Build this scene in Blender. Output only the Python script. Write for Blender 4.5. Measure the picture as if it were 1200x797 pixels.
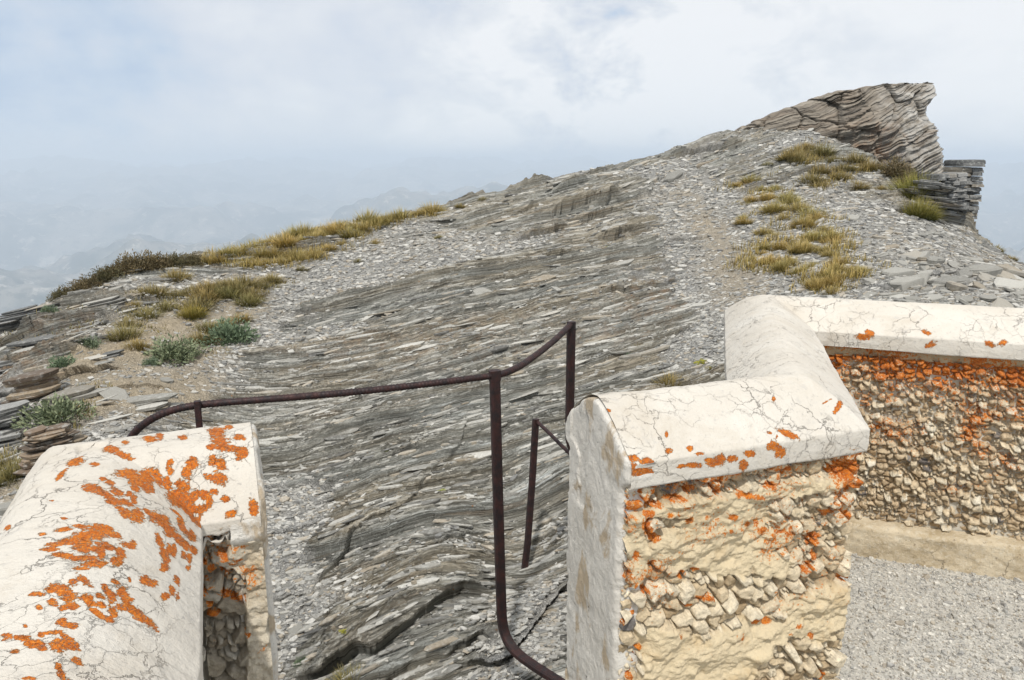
import bpy, math, random
import numpy as np
PI = math.pi
R = math.radians
C = bpy.context.scene.collection
for o in list(bpy.data.objects): bpy.data.objects.remove(o)
scene = bpy.context.scene

# ================================================================= camera
cam_d = bpy.data.cameras.new('camera'); cam = bpy.data.objects.new('camera', cam_d); C.objects.link(cam)
cam.location = (0, 0, 1.65); cam.rotation_euler = (R(90 - 13), 0, 0)
cam_d.sensor_width = 36; cam_d.lens = 27.0; cam_d.clip_start = .05; cam_d.clip_end = 60000
scene.camera = cam

# ================================================================= sky, sun, exposure
SUN_EL, SUN_AZ = R(56), R(187)          # azimuth clockwise from +Y: high behind the viewer
world = bpy.data.worlds.new('World'); scene.world = world; world.use_nodes = True
wn, wl = world.node_tree.nodes, world.node_tree.links
wn.clear()
wo = wn.new('ShaderNodeOutputWorld'); bg = wn.new('ShaderNodeBackground'); bg.inputs['Strength'].default_value = .1
sky = wn.new('ShaderNodeTexSky'); sky.sky_type = 'NISHITA'; sky.sun_disc = False
sky.sun_elevation = SUN_EL; sky.sun_rotation = SUN_AZ; sky.altitude = 2500
tc = wn.new('ShaderNodeTexCoord')
def wmath(op, a, b=None, clamp=False):
    n = wn.new('ShaderNodeMath'); n.operation = op; n.use_clamp = clamp
    for i, v in enumerate((a, b)):
        if v is None: continue
        if isinstance(v, (int, float)): n.inputs[i].default_value = v
        else: wl.new(v, n.inputs[i])
    return n.outputs[0]
def wmap(scale, loc=(0, 0, 0)):
    n = wn.new('ShaderNodeMapping'); wl.new(tc.outputs['Generated'], n.inputs[0]); n.inputs['Scale'].default_value = scale; n.inputs['Location'].default_value = loc
    return n.outputs[0]
def wnoise(vec, scale, detail, rough, dist=0.):
    n = wn.new('ShaderNodeTexNoise'); wl.new(vec, n.inputs['Vector']); n.inputs['Scale'].default_value = scale
    n.inputs['Detail'].default_value = detail; n.inputs['Roughness'].default_value = rough; n.inputs['Distortion'].default_value = dist
    return n.outputs['Fac']
def wramp(fac, stops):
    n = wn.new('ShaderNodeValToRGB'); wl.new(fac, n.inputs[0]); e = n.color_ramp.elements
    while len(e) < len(stops): e.new(.5)
    for el, (p, c) in zip(e, stops): el.position = p; el.color = (*c, 1) if len(c) == 3 else c
    return n.outputs['Color']
sepx = wn.new('ShaderNodeSeparateXYZ'); wl.new(tc.outputs['Generated'], sepx.inputs[0])
n_big = wnoise(wmap((1, 1, 1.7), (1.3, .4, .2)), 2.1, 7, .52, .35)
n_med = wnoise(wmap((1, 1, 2.0), (3.1, 2.4, .9)), 5.5, 8, .56, .2)
mixf = wmath('ADD', wmath('MULTIPLY', n_big, .66), wmath('MULTIPLY', n_med, .34))
# a bright cumulus bank low to the right of the middle
def bump_dir(d, width):
    v = wn.new('ShaderNodeVectorMath'); v.operation = 'DISTANCE'; wl.new(tc.outputs['Generated'], v.inputs[0]); v.inputs[1].default_value = d
    return wmath('SUBTRACT', 1, wmath('DIVIDE', v.outputs['Value'], width), True)
puff = wmath('MULTIPLY', wmath('SUBTRACT', wnoise(wmap((1, 1, 1.6), (5.2, 1.4, .3)), 9., 9, .6, .25), .44), 2.6)
bank = wmath('MULTIPLY', bump_dir((.14, .985, .085), .34), puff)
bank2 = wmath('MULTIPLY', bump_dir((.50, .86, .12), .6), .10)
low = wmath('MULTIPLY', bump_dir((-.55, .83, -.05), .60), -.34)
mixf = wmath('ADD', wmath('MULTIPLY', wmath('SUBTRACT', mixf, .5), 1.7), .585)
rise = wmath('MULTIPLY', sepx.outputs[2], .22)
dens = wmath('ADD', wmath('ADD', wmath('ADD', wmath('ADD', mixf, bank), bank2), low), rise)
CLOUD_STOPS = [(.26, (4.4, 5.7, 7.6)), (.38, (5.9, 6.9, 8.2)), (.47, (6.9, 7.5, 8.4)), (.56, (7.7, 8.1, 8.7)), (.66, (8.5, 8.8, 9.15)), (.80, (9.7, 9.8, 9.9))]
cc = wramp(dens, [(p, tuple(v / 10 for v in c)) for p, c in CLOUD_STOPS])
csc = wn.new('ShaderNodeVectorMath'); csc.operation = 'SCALE'; wl.new(cc, csc.inputs[0]); csc.inputs['Scale'].default_value = 10.
mixn = wn.new('ShaderNodeMixRGB'); mixn.inputs[0].default_value = .93
wl.new(sky.outputs[0], mixn.inputs[1]); wl.new(csc.outputs[0], mixn.inputs[2])
wl.new(mixn.outputs[0], bg.inputs['Color']); wl.new(bg.outputs[0], wo.inputs[0])

sd = bpy.data.lights.new('sun', 'SUN'); sun = bpy.data.objects.new('sun', sd); C.objects.link(sun)
sd.energy = 3.4; sd.angle = R(2.2); sd.color = (1, .965, .91)
sun.rotation_euler = (R(90) - SUN_EL, 0, PI - SUN_AZ)
scene.view_settings.view_transform = 'Standard'; scene.view_settings.look = 'None'
scene.view_settings.exposure = 0.0; scene.view_settings.gamma = 1; scene.view_settings.use_curve_mapping = False
scene.render.engine = 'CYCLES'
scene.render.resolution_x = 1024; scene.render.resolution_y = 680
scene.cycles.volume_bounces = 1; scene.cycles.max_bounces = 6

# ================================================================= mesh and tagging helpers
def tag(o, label=None, cat=None, group=None, kind=None):
    if label: o['label'] = label
    if cat: o['category'] = cat
    if group: o['group'] = group
    if kind: o['kind'] = kind
    return o
def fast_mesh(name, V, F, mats=(), smooth=True, attrs=None):
    """V (n,3), F (m,k) quads or triangles, as numpy arrays"""
    me = bpy.data.meshes.new(name)
    V = np.ascontiguousarray(V, dtype=np.float32); F = np.ascontiguousarray(F, dtype=np.int32); k = F.shape[1]
    me.vertices.add(len(V)); me.vertices.foreach_set('co', V.ravel())
    me.loops.add(F.size); me.loops.foreach_set('vertex_index', F.ravel())
    me.polygons.add(len(F)); me.polygons.foreach_set('loop_start', np.arange(0, F.size, k, dtype=np.int32))
    me.polygons.foreach_set('use_smooth', np.full(len(F), smooth))
    me.update(calc_edges=True)
    for k_, a in (attrs or {}).items():
        a = np.asarray(a, dtype=np.float32)
        if a.ndim == 1: me.attributes.new(k_, 'FLOAT', 'POINT').data.foreach_set('value', a)
        else: me.attributes.new(k_, 'FLOAT_VECTOR', 'POINT').data.foreach_set('vector', a.ravel())
    for m in mats: me.materials.append(m)
    return me
def obj(name, me, parent=None):
    o = bpy.data.objects.new(name, me); C.objects.link(o)
    if parent: o.parent = parent
    return o
def empty(name, loc=(0, 0, 0)):
    o = bpy.data.objects.new(name, None); C.objects.link(o); o.location = loc; o.empty_display_size = .1
    return o
def grid_faces(nr, nc, closed=False):
    i = np.arange(nr - 1)[:, None]; j = np.arange(nc if closed else nc - 1)[None, :]
    a = i * nc + j; b = i * nc + (j + 1) % nc
    return np.stack([a, b, b + nc, a + nc], -1).reshape(-1, 4)

class NT:
    """small node-graph builder"""
    def __init__(s, name):
        s.m = bpy.data.materials.new(name); s.m.use_nodes = True; s.n = s.m.node_tree.nodes; s.l = s.m.node_tree.links
        s.n.clear(); s.out = s.n.new('ShaderNodeOutputMaterial'); s.b = s.n.new('ShaderNodeBsdfPrincipled'); s.l.new(s.b.outputs[0], s.out.inputs[0])
        s.b.inputs['Specular IOR Level'].default_value = .25
        s.geo = s.n.new('ShaderNodeTexCoord'); s.pos = s.geo.outputs['Object']
    def put(s, sock, v):
        if hasattr(v, 'is_output'): s.l.new(v, sock)
        elif isinstance(v, (tuple, list)) and len(v) == 3 and sock.type == 'RGBA': sock.default_value = (*v, 1)
        else: sock.default_value = v
    def attr(s, name, what='Fac'):
        n = s.n.new('ShaderNodeAttribute'); n.attribute_name = name; return n.outputs[what]
    def math(s, op, a, b=0., clamp=False):
        n = s.n.new('ShaderNodeMath'); n.operation = op; n.use_clamp = clamp; s.put(n.inputs[0], a); s.put(n.inputs[1], b); return n.outputs[0]
    def scale(s, v, sc, loc=(0, 0, 0), rot=(0, 0, 0)):
        n = s.n.new('ShaderNodeMapping'); s.put(n.inputs[0], v); n.inputs['Scale'].default_value = sc; n.inputs['Location'].default_value = loc; n.inputs['Rotation'].default_value = rot; return n.outputs[0]
    def noise(s, v, sc, det=4, rough=.55, dist=0., what='Fac'):
        n = s.n.new('ShaderNodeTexNoise'); s.put(n.inputs['Vector'], v); n.inputs['Scale'].default_value = sc; n.inputs['Detail'].default_value = det
        n.inputs['Roughness'].default_value = rough; n.inputs['Distortion'].default_value = dist; return n.outputs[what]
    def voro(s, v, sc, feat='F1', what='Distance', rand=1.):
        n = s.n.new('ShaderNodeTexVoronoi'); n.feature = feat; s.put(n.inputs['Vector'], v); n.inputs['Scale'].default_value = sc; n.inputs['Randomness'].default_value = rand; return n.outputs[what]
    def ramp(s, f, stops, interp='LINEAR'):
        n = s.n.new('ShaderNodeValToRGB'); s.put(n.inputs[0], f); e = n.color_ramp.elements; n.color_ramp.interpolation = interp
        while len(e) < len(stops): e.new(.5)
        for el, (p, c) in zip(e, stops):
            el.position = p; el.color = (c, c, c, 1) if isinstance(c, (int, float)) else (*c, 1)
        return n.outputs['Color']
    def mix(s, f, a, b, mode='MIX'):
        n = s.n.new('ShaderNodeMixRGB'); n.blend_type = mode; s.put(n.inputs[0], f); s.put(n.inputs[1], a); s.put(n.inputs[2], b); return n.outputs[0]
    def vadd(s, a, b, k=1.):
        n = s.n.new('ShaderNodeVectorMath'); n.operation = 'MULTIPLY_ADD'; s.put(n.inputs[0], b); n.inputs[1].default_value = (k, k, k); s.put(n.inputs[2], a); return n.outputs[0]
    def bump(s, h, dist, strength=1., prev=None):
        n = s.n.new('ShaderNodeBump'); s.put(n.inputs['Height'], h); n.inputs['Distance'].default_value = dist; n.inputs['Strength'].default_value = strength
        if prev is not None: s.l.new(prev, n.inputs['Normal'])
        return n.outputs[0]
    def done(s, col, rough=.9, nrm=None):
        s.put(s.b.inputs['Base Color'], col); s.put(s.b.inputs['Roughness'], rough)
        if nrm is not None: s.l.new(nrm, s.b.inputs['Normal'])
        return s.m

# ---------------------------------------------------------------- noise helpers
def hsh(ix, iy, seed):
    ix = ix.astype(np.int64); iy = iy.astype(np.int64)
    h = (ix * 374761393 + iy * 668265263 + seed * 974634777) & 0xFFFFFFFF
    h = ((h ^ (h >> 13)) * 1274126177) & 0xFFFFFFFF
    h = ((h ^ (h >> 16)) * 2246822519) & 0xFFFFFFFF
    h = h ^ (h >> 15)
    return (h & 0xFFFFFF) / float(0xFFFFFF)

def vnoise(x, y, seed=0):
    """smooth value noise, -1..1"""
    x0 = np.floor(x); y0 = np.floor(y)
    fx = x - x0; fy = y - y0
    fx = fx * fx * fx * (fx * (fx * 6 - 15) + 10); fy = fy * fy * fy * (fy * (fy * 6 - 15) + 10)
    a = hsh(x0, y0, seed); b = hsh(x0 + 1, y0, seed); c = hsh(x0, y0 + 1, seed); d = hsh(x0 + 1, y0 + 1, seed)
    return 2 * ((a * (1 - fx) + b * fx) * (1 - fy) + (c * (1 - fx) + d * fx) * fy) - 1

def fbm(x, y, octv=4, seed=0, gain=.5):
    s = 0; a = 1; t = 0
    for i in range(octv):
        s = s + a * vnoise(x + 17.3 * i, y - 9.1 * i, seed + i); t += a
        x = x * 2.03; y = y * 2.03; a *= gain
    return s / t

def sstep(a, b, x):
    t = np.clip((x - a) / (b - a), 0, 1)
    return t * t * (3 - 2 * t)

def worley(x, y, seed=0, jit=.9):
    """F1, F2, cell hash, vector to the nearest seed"""
    ix = np.floor(x); iy = np.floor(y)
    f1 = np.full(x.shape, 9.); f2 = np.full(x.shape, 9.); cid = np.zeros(x.shape); dx = np.zeros(x.shape); dy = np.zeros(x.shape)
    for i in (-1, 0, 1):
        for j in (-1, 0, 1):
            cx = ix + i; cy = iy + j
            px = cx + .5 + jit * (hsh(cx, cy, seed) - .5); py = cy + .5 + jit * (hsh(cx, cy, seed + 7) - .5)
            ddx = x - px; ddy = y - py; d = np.sqrt(ddx * ddx + ddy * ddy)
            near = d < f1
            f2 = np.where(near, f1, np.minimum(f2, d))
            cid = np.where(near, hsh(cx, cy, seed + 13), cid); dx = np.where(near, ddx, dx); dy = np.where(near, ddy, dy)
            f1 = np.where(near, d, f1)
    return f1, f2, cid, dx, dy

# ---------------------------------------------------------------- terrain survey (metres; eye point 1.65 above the terrace)
CREST = [[-7.359, 6.0, -1.227], [-6.447, 7.4, -0.689], [-5.805, 8.5, -0.238], [-5.626, 8.8, -0.07], [-5.423, 9.0, 0.077], [-5.107, 9.3, 0.236], [-4.922, 9.8, 0.336], [-4.453, 10.0, 0.421], [-4.084, 10.5, 0.442], [-3.347, 11.2, 0.572], [-2.601, 11.8, 0.721], [-2.012, 12.2, 0.823], [-1.105, 12.6, 0.946], [-0.42, 12.8, 1.114], [0.283, 13.0, 1.259], [1.432, 13.2, 1.534], [2.316, 13.4, 1.773], [2.911, 13.5, 1.887], [3.627, 13.5, 2.084], [4.309, 13.4, 2.22], [4.878, 13.0, 2.203], [5.389, 12.5, 1.896], [5.751, 11.5, 1.439], [6.048, 10.8, 0.988], [6.128, 10.5, 0.869], [6.085, 10.0, 0.698], [6.073, 9.5, 0.546], [6.021, 9.0, 0.484], [6.323, 8.0, 0.16], [7.28, 7.0, -0.394]]
CTRL = [[-3.382, 4.7, -0.543], [-3.763, 5.3, -0.484], [-4.333, 6.2, -0.385], [-5.035, 7.3, -0.307], [-2.898, 5.5, -0.291], [-3.371, 6.5, -0.17], [-4.035, 7.9, -0.004], [-4.55, 9.0, 0.179], [-1.277, 3.35, -0.864], [-1.465, 3.95, -0.773], [-1.732, 4.8, -0.652], [-2.143, 6.1, -0.502], [-2.546, 7.4, -0.246], [-3.041, 9.0, 0.077], [-3.379, 10.1, 0.341], [-0.394, 3.1, -0.676], [-0.457, 3.7, -0.619], [-0.553, 4.6, -0.556], [-0.679, 5.8, -0.396], [-0.856, 7.5, -0.095], [-1.062, 9.5, 0.312], [-1.259, 11.4, 0.678], [0.152, 3.0, -0.527], [0.076, 4.14, -0.692], [0.288, 4.85, -0.426], [0.364, 6.3, -0.189], [0.462, 8.2, 0.217], [0.596, 10.8, 0.729], [1.449, 6.3, -0.039], [1.757, 7.8, 0.287], [2.208, 10.0, 0.797], [2.654, 12.2, 1.401], [2.831, 7.2, 0.473], [3.409, 8.8, 0.803], [4.122, 10.8, 1.314], [4.541, 12.0, 1.722], [3.667, 6.8, 0.539], [4.367, 8.2, 0.77], [5.22, 9.9, 1.022], [4.387, 6.5, 0.551], [5.238, 7.8, 0.508], [-2.0, 1.5, -0.5], [-1.2, 2.0, -0.55], [0, 2.0, -0.6], [1, 2.3, -0.5], [2, 2.4, -0.5], [2, 4, -0.15], [3, 4.5, 0.05], [1.0, 4.0, -0.5], [3, 2.4, -0.4], [-3, 2.5, -0.7], [-4, 1.0, -0.9], [4, 3, -0.2], [0.2, 2.6, -0.55]]
LEDGES = [(0.2, 0.8, [[-0.941, 3.385], [-0.729, 3.411], [-0.564, 3.473], [-0.444, 3.57], [-0.322, 3.72]]), (0.22, 0.3, [[-0.156, 3.068], [0.0, 3.218], [0.177, 3.561], [0.255, 3.684]]), (0.13, 0.5, [[-0.649, 3.2], [-0.324, 3.209], [-0.164, 3.271]]), (0.055, 0.6, [[-1.192, 3.843], [-1.141, 4.072], [-1.042, 4.274], [-0.95, 4.486], [-0.792, 4.53], [-0.668, 4.724], [-0.57, 5.041], [-0.38, 5.366], [-0.345, 5.666]]), (0.06, 0.5, [[-0.697, 4.856], [-0.238, 5.005], [-0.09, 5.049]]), (0.05, 0.5, [[-1.647, 4.53], [-1.456, 4.635], [-1.144, 4.759]]), (0.05, 0.4, [[-1.877, 5.463], [-1.464, 5.639], [-1.011, 5.736]]), (0.13, 0.7, [[0.104, 10.465], [0.712, 10.747]]), (0.208, 0.9, [[0.32, 11.178], [0.785, 11.337], [1.515, 11.522]]), (0.13, 0.7, [[-0.603, 11.927], [-0.303, 12.006]]), (0.195, 0.9, [[0.142, 11.715], [0.598, 12.138], [1.052, 12.349]]), (0.104, 0.5, [[-1.857, 9.901], [-1.531, 10.104]]), (0.104, 0.5, [[-1.912, 9.197], [-1.444, 9.338]]), (0.104, 0.5, [[-1.045, 8.757], [-0.732, 9.065]]), (0.13, 0.7, [[0.944, 10.985], [1.489, 11.108]]), (0.13, 0.7, [[1.222, 10.033], [1.526, 10.227], [1.972, 10.148]]), (0.104, 0.6, [[-0.786, 8.73], [-0.303, 9.003], [0.408, 9.135]]), (0.117, 0.6, [[-0.418, 9.338], [0.0, 9.47], [0.686, 9.479]]), (0.091, 0.5, [[-2.402, 8.484], [-1.76, 8.66]]), (0.078, 0.5, [[-1.264, 7.946], [-0.546, 8.043], [-0.092, 8.14]]), (0.091, 0.5, [[0.926, 8.228], [1.491, 8.308], [1.879, 8.396]]), (0.078, 0.4, [[0.768, 6.696], [1.353, 6.987], [1.535, 7.11]]), (0.065, 0.6, [[0.283, 13.01], [1.411, 12.983], [1.982, 13.063]]), (0.13, 0.6, [[2.568, 13.195], [3.24, 13.054], [3.747, 12.878]]), (0.117, 0.6, [[-5.404, 8.343], [-5.016, 8.721], [-4.468, 8.827]]), (0.13, 0.6, [[-5.231, 7.603], [-4.722, 7.665], [-4.324, 7.938]]), (0.104, 0.5, [[-5.112, 8.352], [-4.567, 8.422], [-4.192, 8.651]]), (0.1, 0.6, [[-3.388, 6.088], [-3.217, 6.326], [-3.028, 6.388]]), (0.07, 0.5, [[-2.111, 6.749], [-1.619, 7.022], [-1.06, 7.101]]), (0.06, 0.5, [[-0.285, 6.141], [0.145, 6.265], [0.445, 6.441]]), (0.07, 0.5, [[-1.418, 3.957], [-1.186, 4.01]]), (0.06, 0.3, [[-0.503, 4.125], [-0.21, 4.327]]), (0.104, 0.6, [[2.016, 9.576], [2.419, 9.505]]), (0.13, 0.5, [[3.647, 7.075], [4.21, 7.242], [5.075, 7.832]]), (0.13, 0.5, [[3.195, 7.119], [3.474, 6.872]]), (0.24, 0.6, [[-4.681, 6.379], [-4.196, 6.476], [-3.864, 6.573], [-3.644, 6.67]]), (0.22, 0.5, [[-4.074, 5.472], [-3.619, 5.498], [-3.32, 5.56]]), (0.2, 0.6, [[-5.069, 7.084], [-4.547, 7.066], [-4.208, 7.057]]), (0.208, 0.5, [[-5.587, 8.008], [-4.842, 7.876], [-4.361, 7.832]]), (0.14, 0.5, [[-4.272, 5.877], [-3.929, 5.904], [-3.65, 5.912]])]

def _tps(a, b):
    d2 = (a[:, None, 0] - b[None, :, 0]) ** 2 + (a[:, None, 1] - b[None, :, 1]) ** 2
    return .5 * d2 * np.log(d2 + 1e-9)

_cr = np.array(CREST, float); _ct = np.arctan2(_cr[:, 0], _cr[:, 1]); _cR = np.hypot(_cr[:, 0], _cr[:, 1]); _cm = (1.65 - _cr[:, 2]) / _cR
_p = np.array(list(CTRL) + list(CREST), float)
_pt = np.arctan2(_p[:, 0], _p[:, 1]); _pR = np.hypot(_p[:, 0], _p[:, 1]); _pm = (1.65 - _p[:, 2]) / _pR
_K = np.stack([_pt * 2.2, np.log(_pR)], 1)
_n = len(_K)
_A = np.zeros((_n + 3, _n + 3)); _A[:_n, :_n] = _tps(_K, _K) + np.eye(_n) * 2e-3
_A[:_n, _n] = 1; _A[:_n, _n + 1:] = _K; _A[_n, :_n] = 1; _A[_n + 1:, :_n] = _K.T
_W = np.linalg.solve(_A, np.concatenate([_pm, np.zeros(3)]))

def _rbf(th, lr):
    q = np.stack([np.ravel(th) * 2.2, np.ravel(lr)], 1); out = np.empty(len(q))
    for i in range(0, len(q), 20000):
        s = q[i:i + 20000]
        out[i:i + 20000] = _tps(s, _K) @ _W[:_n] + _W[_n] + s @ _W[_n + 1:]
    return out.reshape(np.shape(th))

def Rcrest(th):
    return np.interp(th, _ct, _cR)

def _smoothcrest(th):
    return sum(Rcrest(th + o) for o in (-.03, -.015, 0, .015, .03)) / 5

def zbase(x, y):
    th = np.arctan2(x, y); R = np.maximum(np.hypot(x, y), .6)
    thc = np.clip(th, _ct[0], _ct[-1])
    Rc = _smoothcrest(thc)
    Ri = np.minimum(R, Rc)
    m = _rbf(thc, np.log(Ri))
    mc = _rbf(thc, np.log(Rc)); ms = np.interp(thc, _ct, _cm)
    m = m + (ms - mc) * np.exp(-((Rc - Ri) / (0.10 * Rc)) ** 2)
    z = 1.65 - Ri * m
    over = np.maximum(R - Rc, 0)
    z = z - over * over / (over + .8) * .95
    return z

def ledge_field(x, y):
    """steps of the bedrock: height raised behind each surveyed ledge line, and how strongly its lip leans out"""
    h = np.zeros(np.shape(x)); lip = np.zeros(np.shape(x))
    for hh, back, pts in LEDGES:
        P = np.array(pts, float)
        x0, x1 = P[:, 0].min() - .25, P[:, 0].max() + .25
        y0, y1 = P[:, 1].min() - .4, P[:, 1].max() + back * 3 + .4
        sel = (x > x0) & (x < x1) & (y > y0) & (y < y1)
        if not sel.any(): continue
        xs = x[sel]; ys = y[sel]
        yl = np.interp(xs, P[:, 0], P[:, 1]) + .05 * vnoise(xs * 6, xs * 0, 5) + .02 * vnoise(xs * 19, ys * 0, 6)
        d = ys - yl
        ends = sstep(x0, x0 + .4, xs) * (1 - sstep(x1 - .4, x1, xs)) * np.clip(.55 + .9 * fbm(xs * 1.9 + hh * 50, ys * .3, 3, 8), .05, 1.2)
        up = sstep(-.01, .015, d) * np.exp(-np.maximum(d, 0) / back)
        h[sel] += hh * ends * up
        lip[sel] += ends * hh * sstep(-.01, .015, d) * np.exp(-np.maximum(d, 0) / .12)
        h[sel] -= hh * .35 * ends * np.exp(-(d + .03) ** 2 / .004) * (d < 0)
    return h, lip

# ---------------------------------------------------------------- parapet plan (metres)
Z_EAVE, RISE, WID, FASCIA = .97, .112, .36, .062
PATH_R = [(.276, 1.662), (.938, 1.907), (1.255, 3.11), (4.2, 2.08)]
PATH_L = [(-2.6, -.42), (-.33, .66), (-.597, 1.362), (-.497, 1.40)]
def offset_path(path, d):
    """polyline moved d metres to its left, mitred"""
    P = np.array(path, float); D = P[1:] - P[:-1]; D /= np.linalg.norm(D, axis=1)[:, None]; N = np.stack([-D[:, 1], D[:, 0]], 1)
    out = [P[0] + N[0] * d]
    for i in range(1, len(P) - 1):
        m = N[i - 1] + N[i]; m = m / (m @ m) * 2
        out.append(P[i] + m * d)
    out.append(P[-1] + N[-1] * d)
    return np.array(out)
def top_height(t, ef, eb):
    return RISE * (1 - np.abs(t) ** np.where(np.asarray(t) < 0, ef, eb))
def coping_profile(ef, eb, n=26):
    """(offset from the terrace-side eave, height) from one fascia foot over the ridge to the other"""
    t = np.linspace(-1, 1, n); top = top_height(t, ef, eb)
    pr = [(.012, -FASCIA), (.002, -FASCIA), (0, -FASCIA * .6), (0, -.012)] + [((a + 1) / 2 * WID, h) for a, h in zip(t, top)] + [(WID, -.012), (WID, -FASCIA * .6), (WID - .002, -FASCIA), (WID - .012, -FASCIA)]
    return np.array(pr)

# ================================================================= measurements (metres)
SCREE = [(2.347, 9.197, 0.378, 2.369, 0.8), (2.185, 7.779, 0.463, 1.013, 0.7), (2.578, 11.821, 0.476, 1.074, 0.6), (3.802, 8.589, 0.904, 2.114, 0.9), (4.053, 7.251, 1.182, 1.532, 0.9), (4.553, 7.004, 1.601, 2.457, 0.8), (-1.799, 9.443, 1.394, 0.969, 0.6), (-0.901, 10.13, 1.01, 0.995, 0.5), (-2.884, 8.492, 0.569, 0.767, 0.4), (-3.182, 6.573, 0.605, 1.109, 0.8), (-3.537, 7.991, 0.642, 1.03, 0.6), (-0.959, 3.878, 0.592, 0.229, 0.25), (-1.452, 4.618, 0.175, 0.66, 0.5), (-1.264, 3.755, 0.15, 0.423, 0.8), (-0.209, 4.292, 0.314, 0.2, 0.25), (0.0, 3.077, 0.19, 0.22, 0.7), (0.174, 3.508, 0.15, 0.511, 0.4), (1.516, 6.626, 0.381, 0.546, 0.5), (2.834, 8.492, 0.432, 1.867, 0.6), (1.031, 11.759, 1.064, 0.855, -0.8), (0.372, 11.275, 0.714, 0.705, -0.6), (0.419, 9.399, 0.995, 0.626, -0.45), (-0.925, 8.167, 1.277, 0.625, -0.35), (1.114, 6.978, 0.573, 0.801, -0.5), (-0.32, 6.969, 1.088, 0.793, -0.5), (-0.722, 5.058, 0.84, 0.784, -0.6), (-1.085, 6.212, 1.016, 0.493, -0.5), (0.111, 4.618, 0.321, 0.423, -0.5), (-0.387, 8.607, 0.763, 0.423, -0.4), (-0.611, 3.491, 0.355, 0.2, -0.4), (-4.986, 7.806, 0.725, 0.871, -0.5), (2.27, 13.107, 0.761, 0.299, -0.4)]
SOIL = [(-3.49, 7.462, 0.657, 0.995, 1.0), (-2.911, 6.282, 0.445, 0.766, 0.9), (-3.389, 8.316, 0.505, 0.643, 0.8), (-3.373, 6.502, 0.363, 0.899, 0.9), (-3.227, 8.66, 0.552, 0.475, 0.8), (2.539, 9.787, 0.27, 2.096, 0.55), (2.244, 8.008, 0.351, 1.074, 0.5), (-3.884, 6.758, 0.411, 0.713, 0.9), (-3.247, 5.948, 0.302, 0.449, 1.0), (-4.593, 8.475, 0.59, 0.414, 0.7), (-3.204, 9.532, 0.524, 0.281, 0.6), (-3.35, 4.741, 0.268, 0.335, 0.7)]
OCHRE = [(1.434, 7.955, 0.476, 0.749, 0.7), (-1.553, 7.541, 0.804, 0.37, 0.5), (-3.233, 7.048, 0.19, 0.441, 0.3), (-4.642, 7.084, 0.56, 1.109, 0.8), (-3.246, 10.835, 0.481, 0.37, 0.2), (-0.421, 7.374, 1.304, 0.643, 0.45), (0.984, 7.207, 0.461, 0.405, 0.5), (-3.497, 5.402, 0.385, 0.748, 0.9), (-3.849, 6.405, 0.35, 0.652, 0.8), (-4.233, 6.282, 0.397, 0.634, 0.8), (0.471, 10.659, 0.674, 0.449, 0.3), (5.274, 12.57, 0.231, 0.2, 0.4)]
TOWER_Y = 12.4
TOWER = [[-0.859, 4.099, 7.204], [0.741, 4.099, 7.104], [0.903, 4.018, 7.069], [1.171, 3.931, 7.021], [1.437, 3.844, 6.987], [1.634, 3.763, 6.961], [1.804, 3.697, 6.912], [1.934, 3.635, 6.869], [2.05, 3.894, 6.827], [2.192, 3.963, 6.783], [2.281, 4.089, 6.731], [2.396, 4.292, 6.694], [2.498, 4.469, 6.687], [2.599, 4.777, 6.72], [2.7, 5.071, 6.767], [2.776, 5.34, 6.795], [2.838, 5.623, 6.82], [2.876, 5.908, 6.828], [2.901, 6.141, 6.819], [2.914, 6.35, 6.717]]
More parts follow.
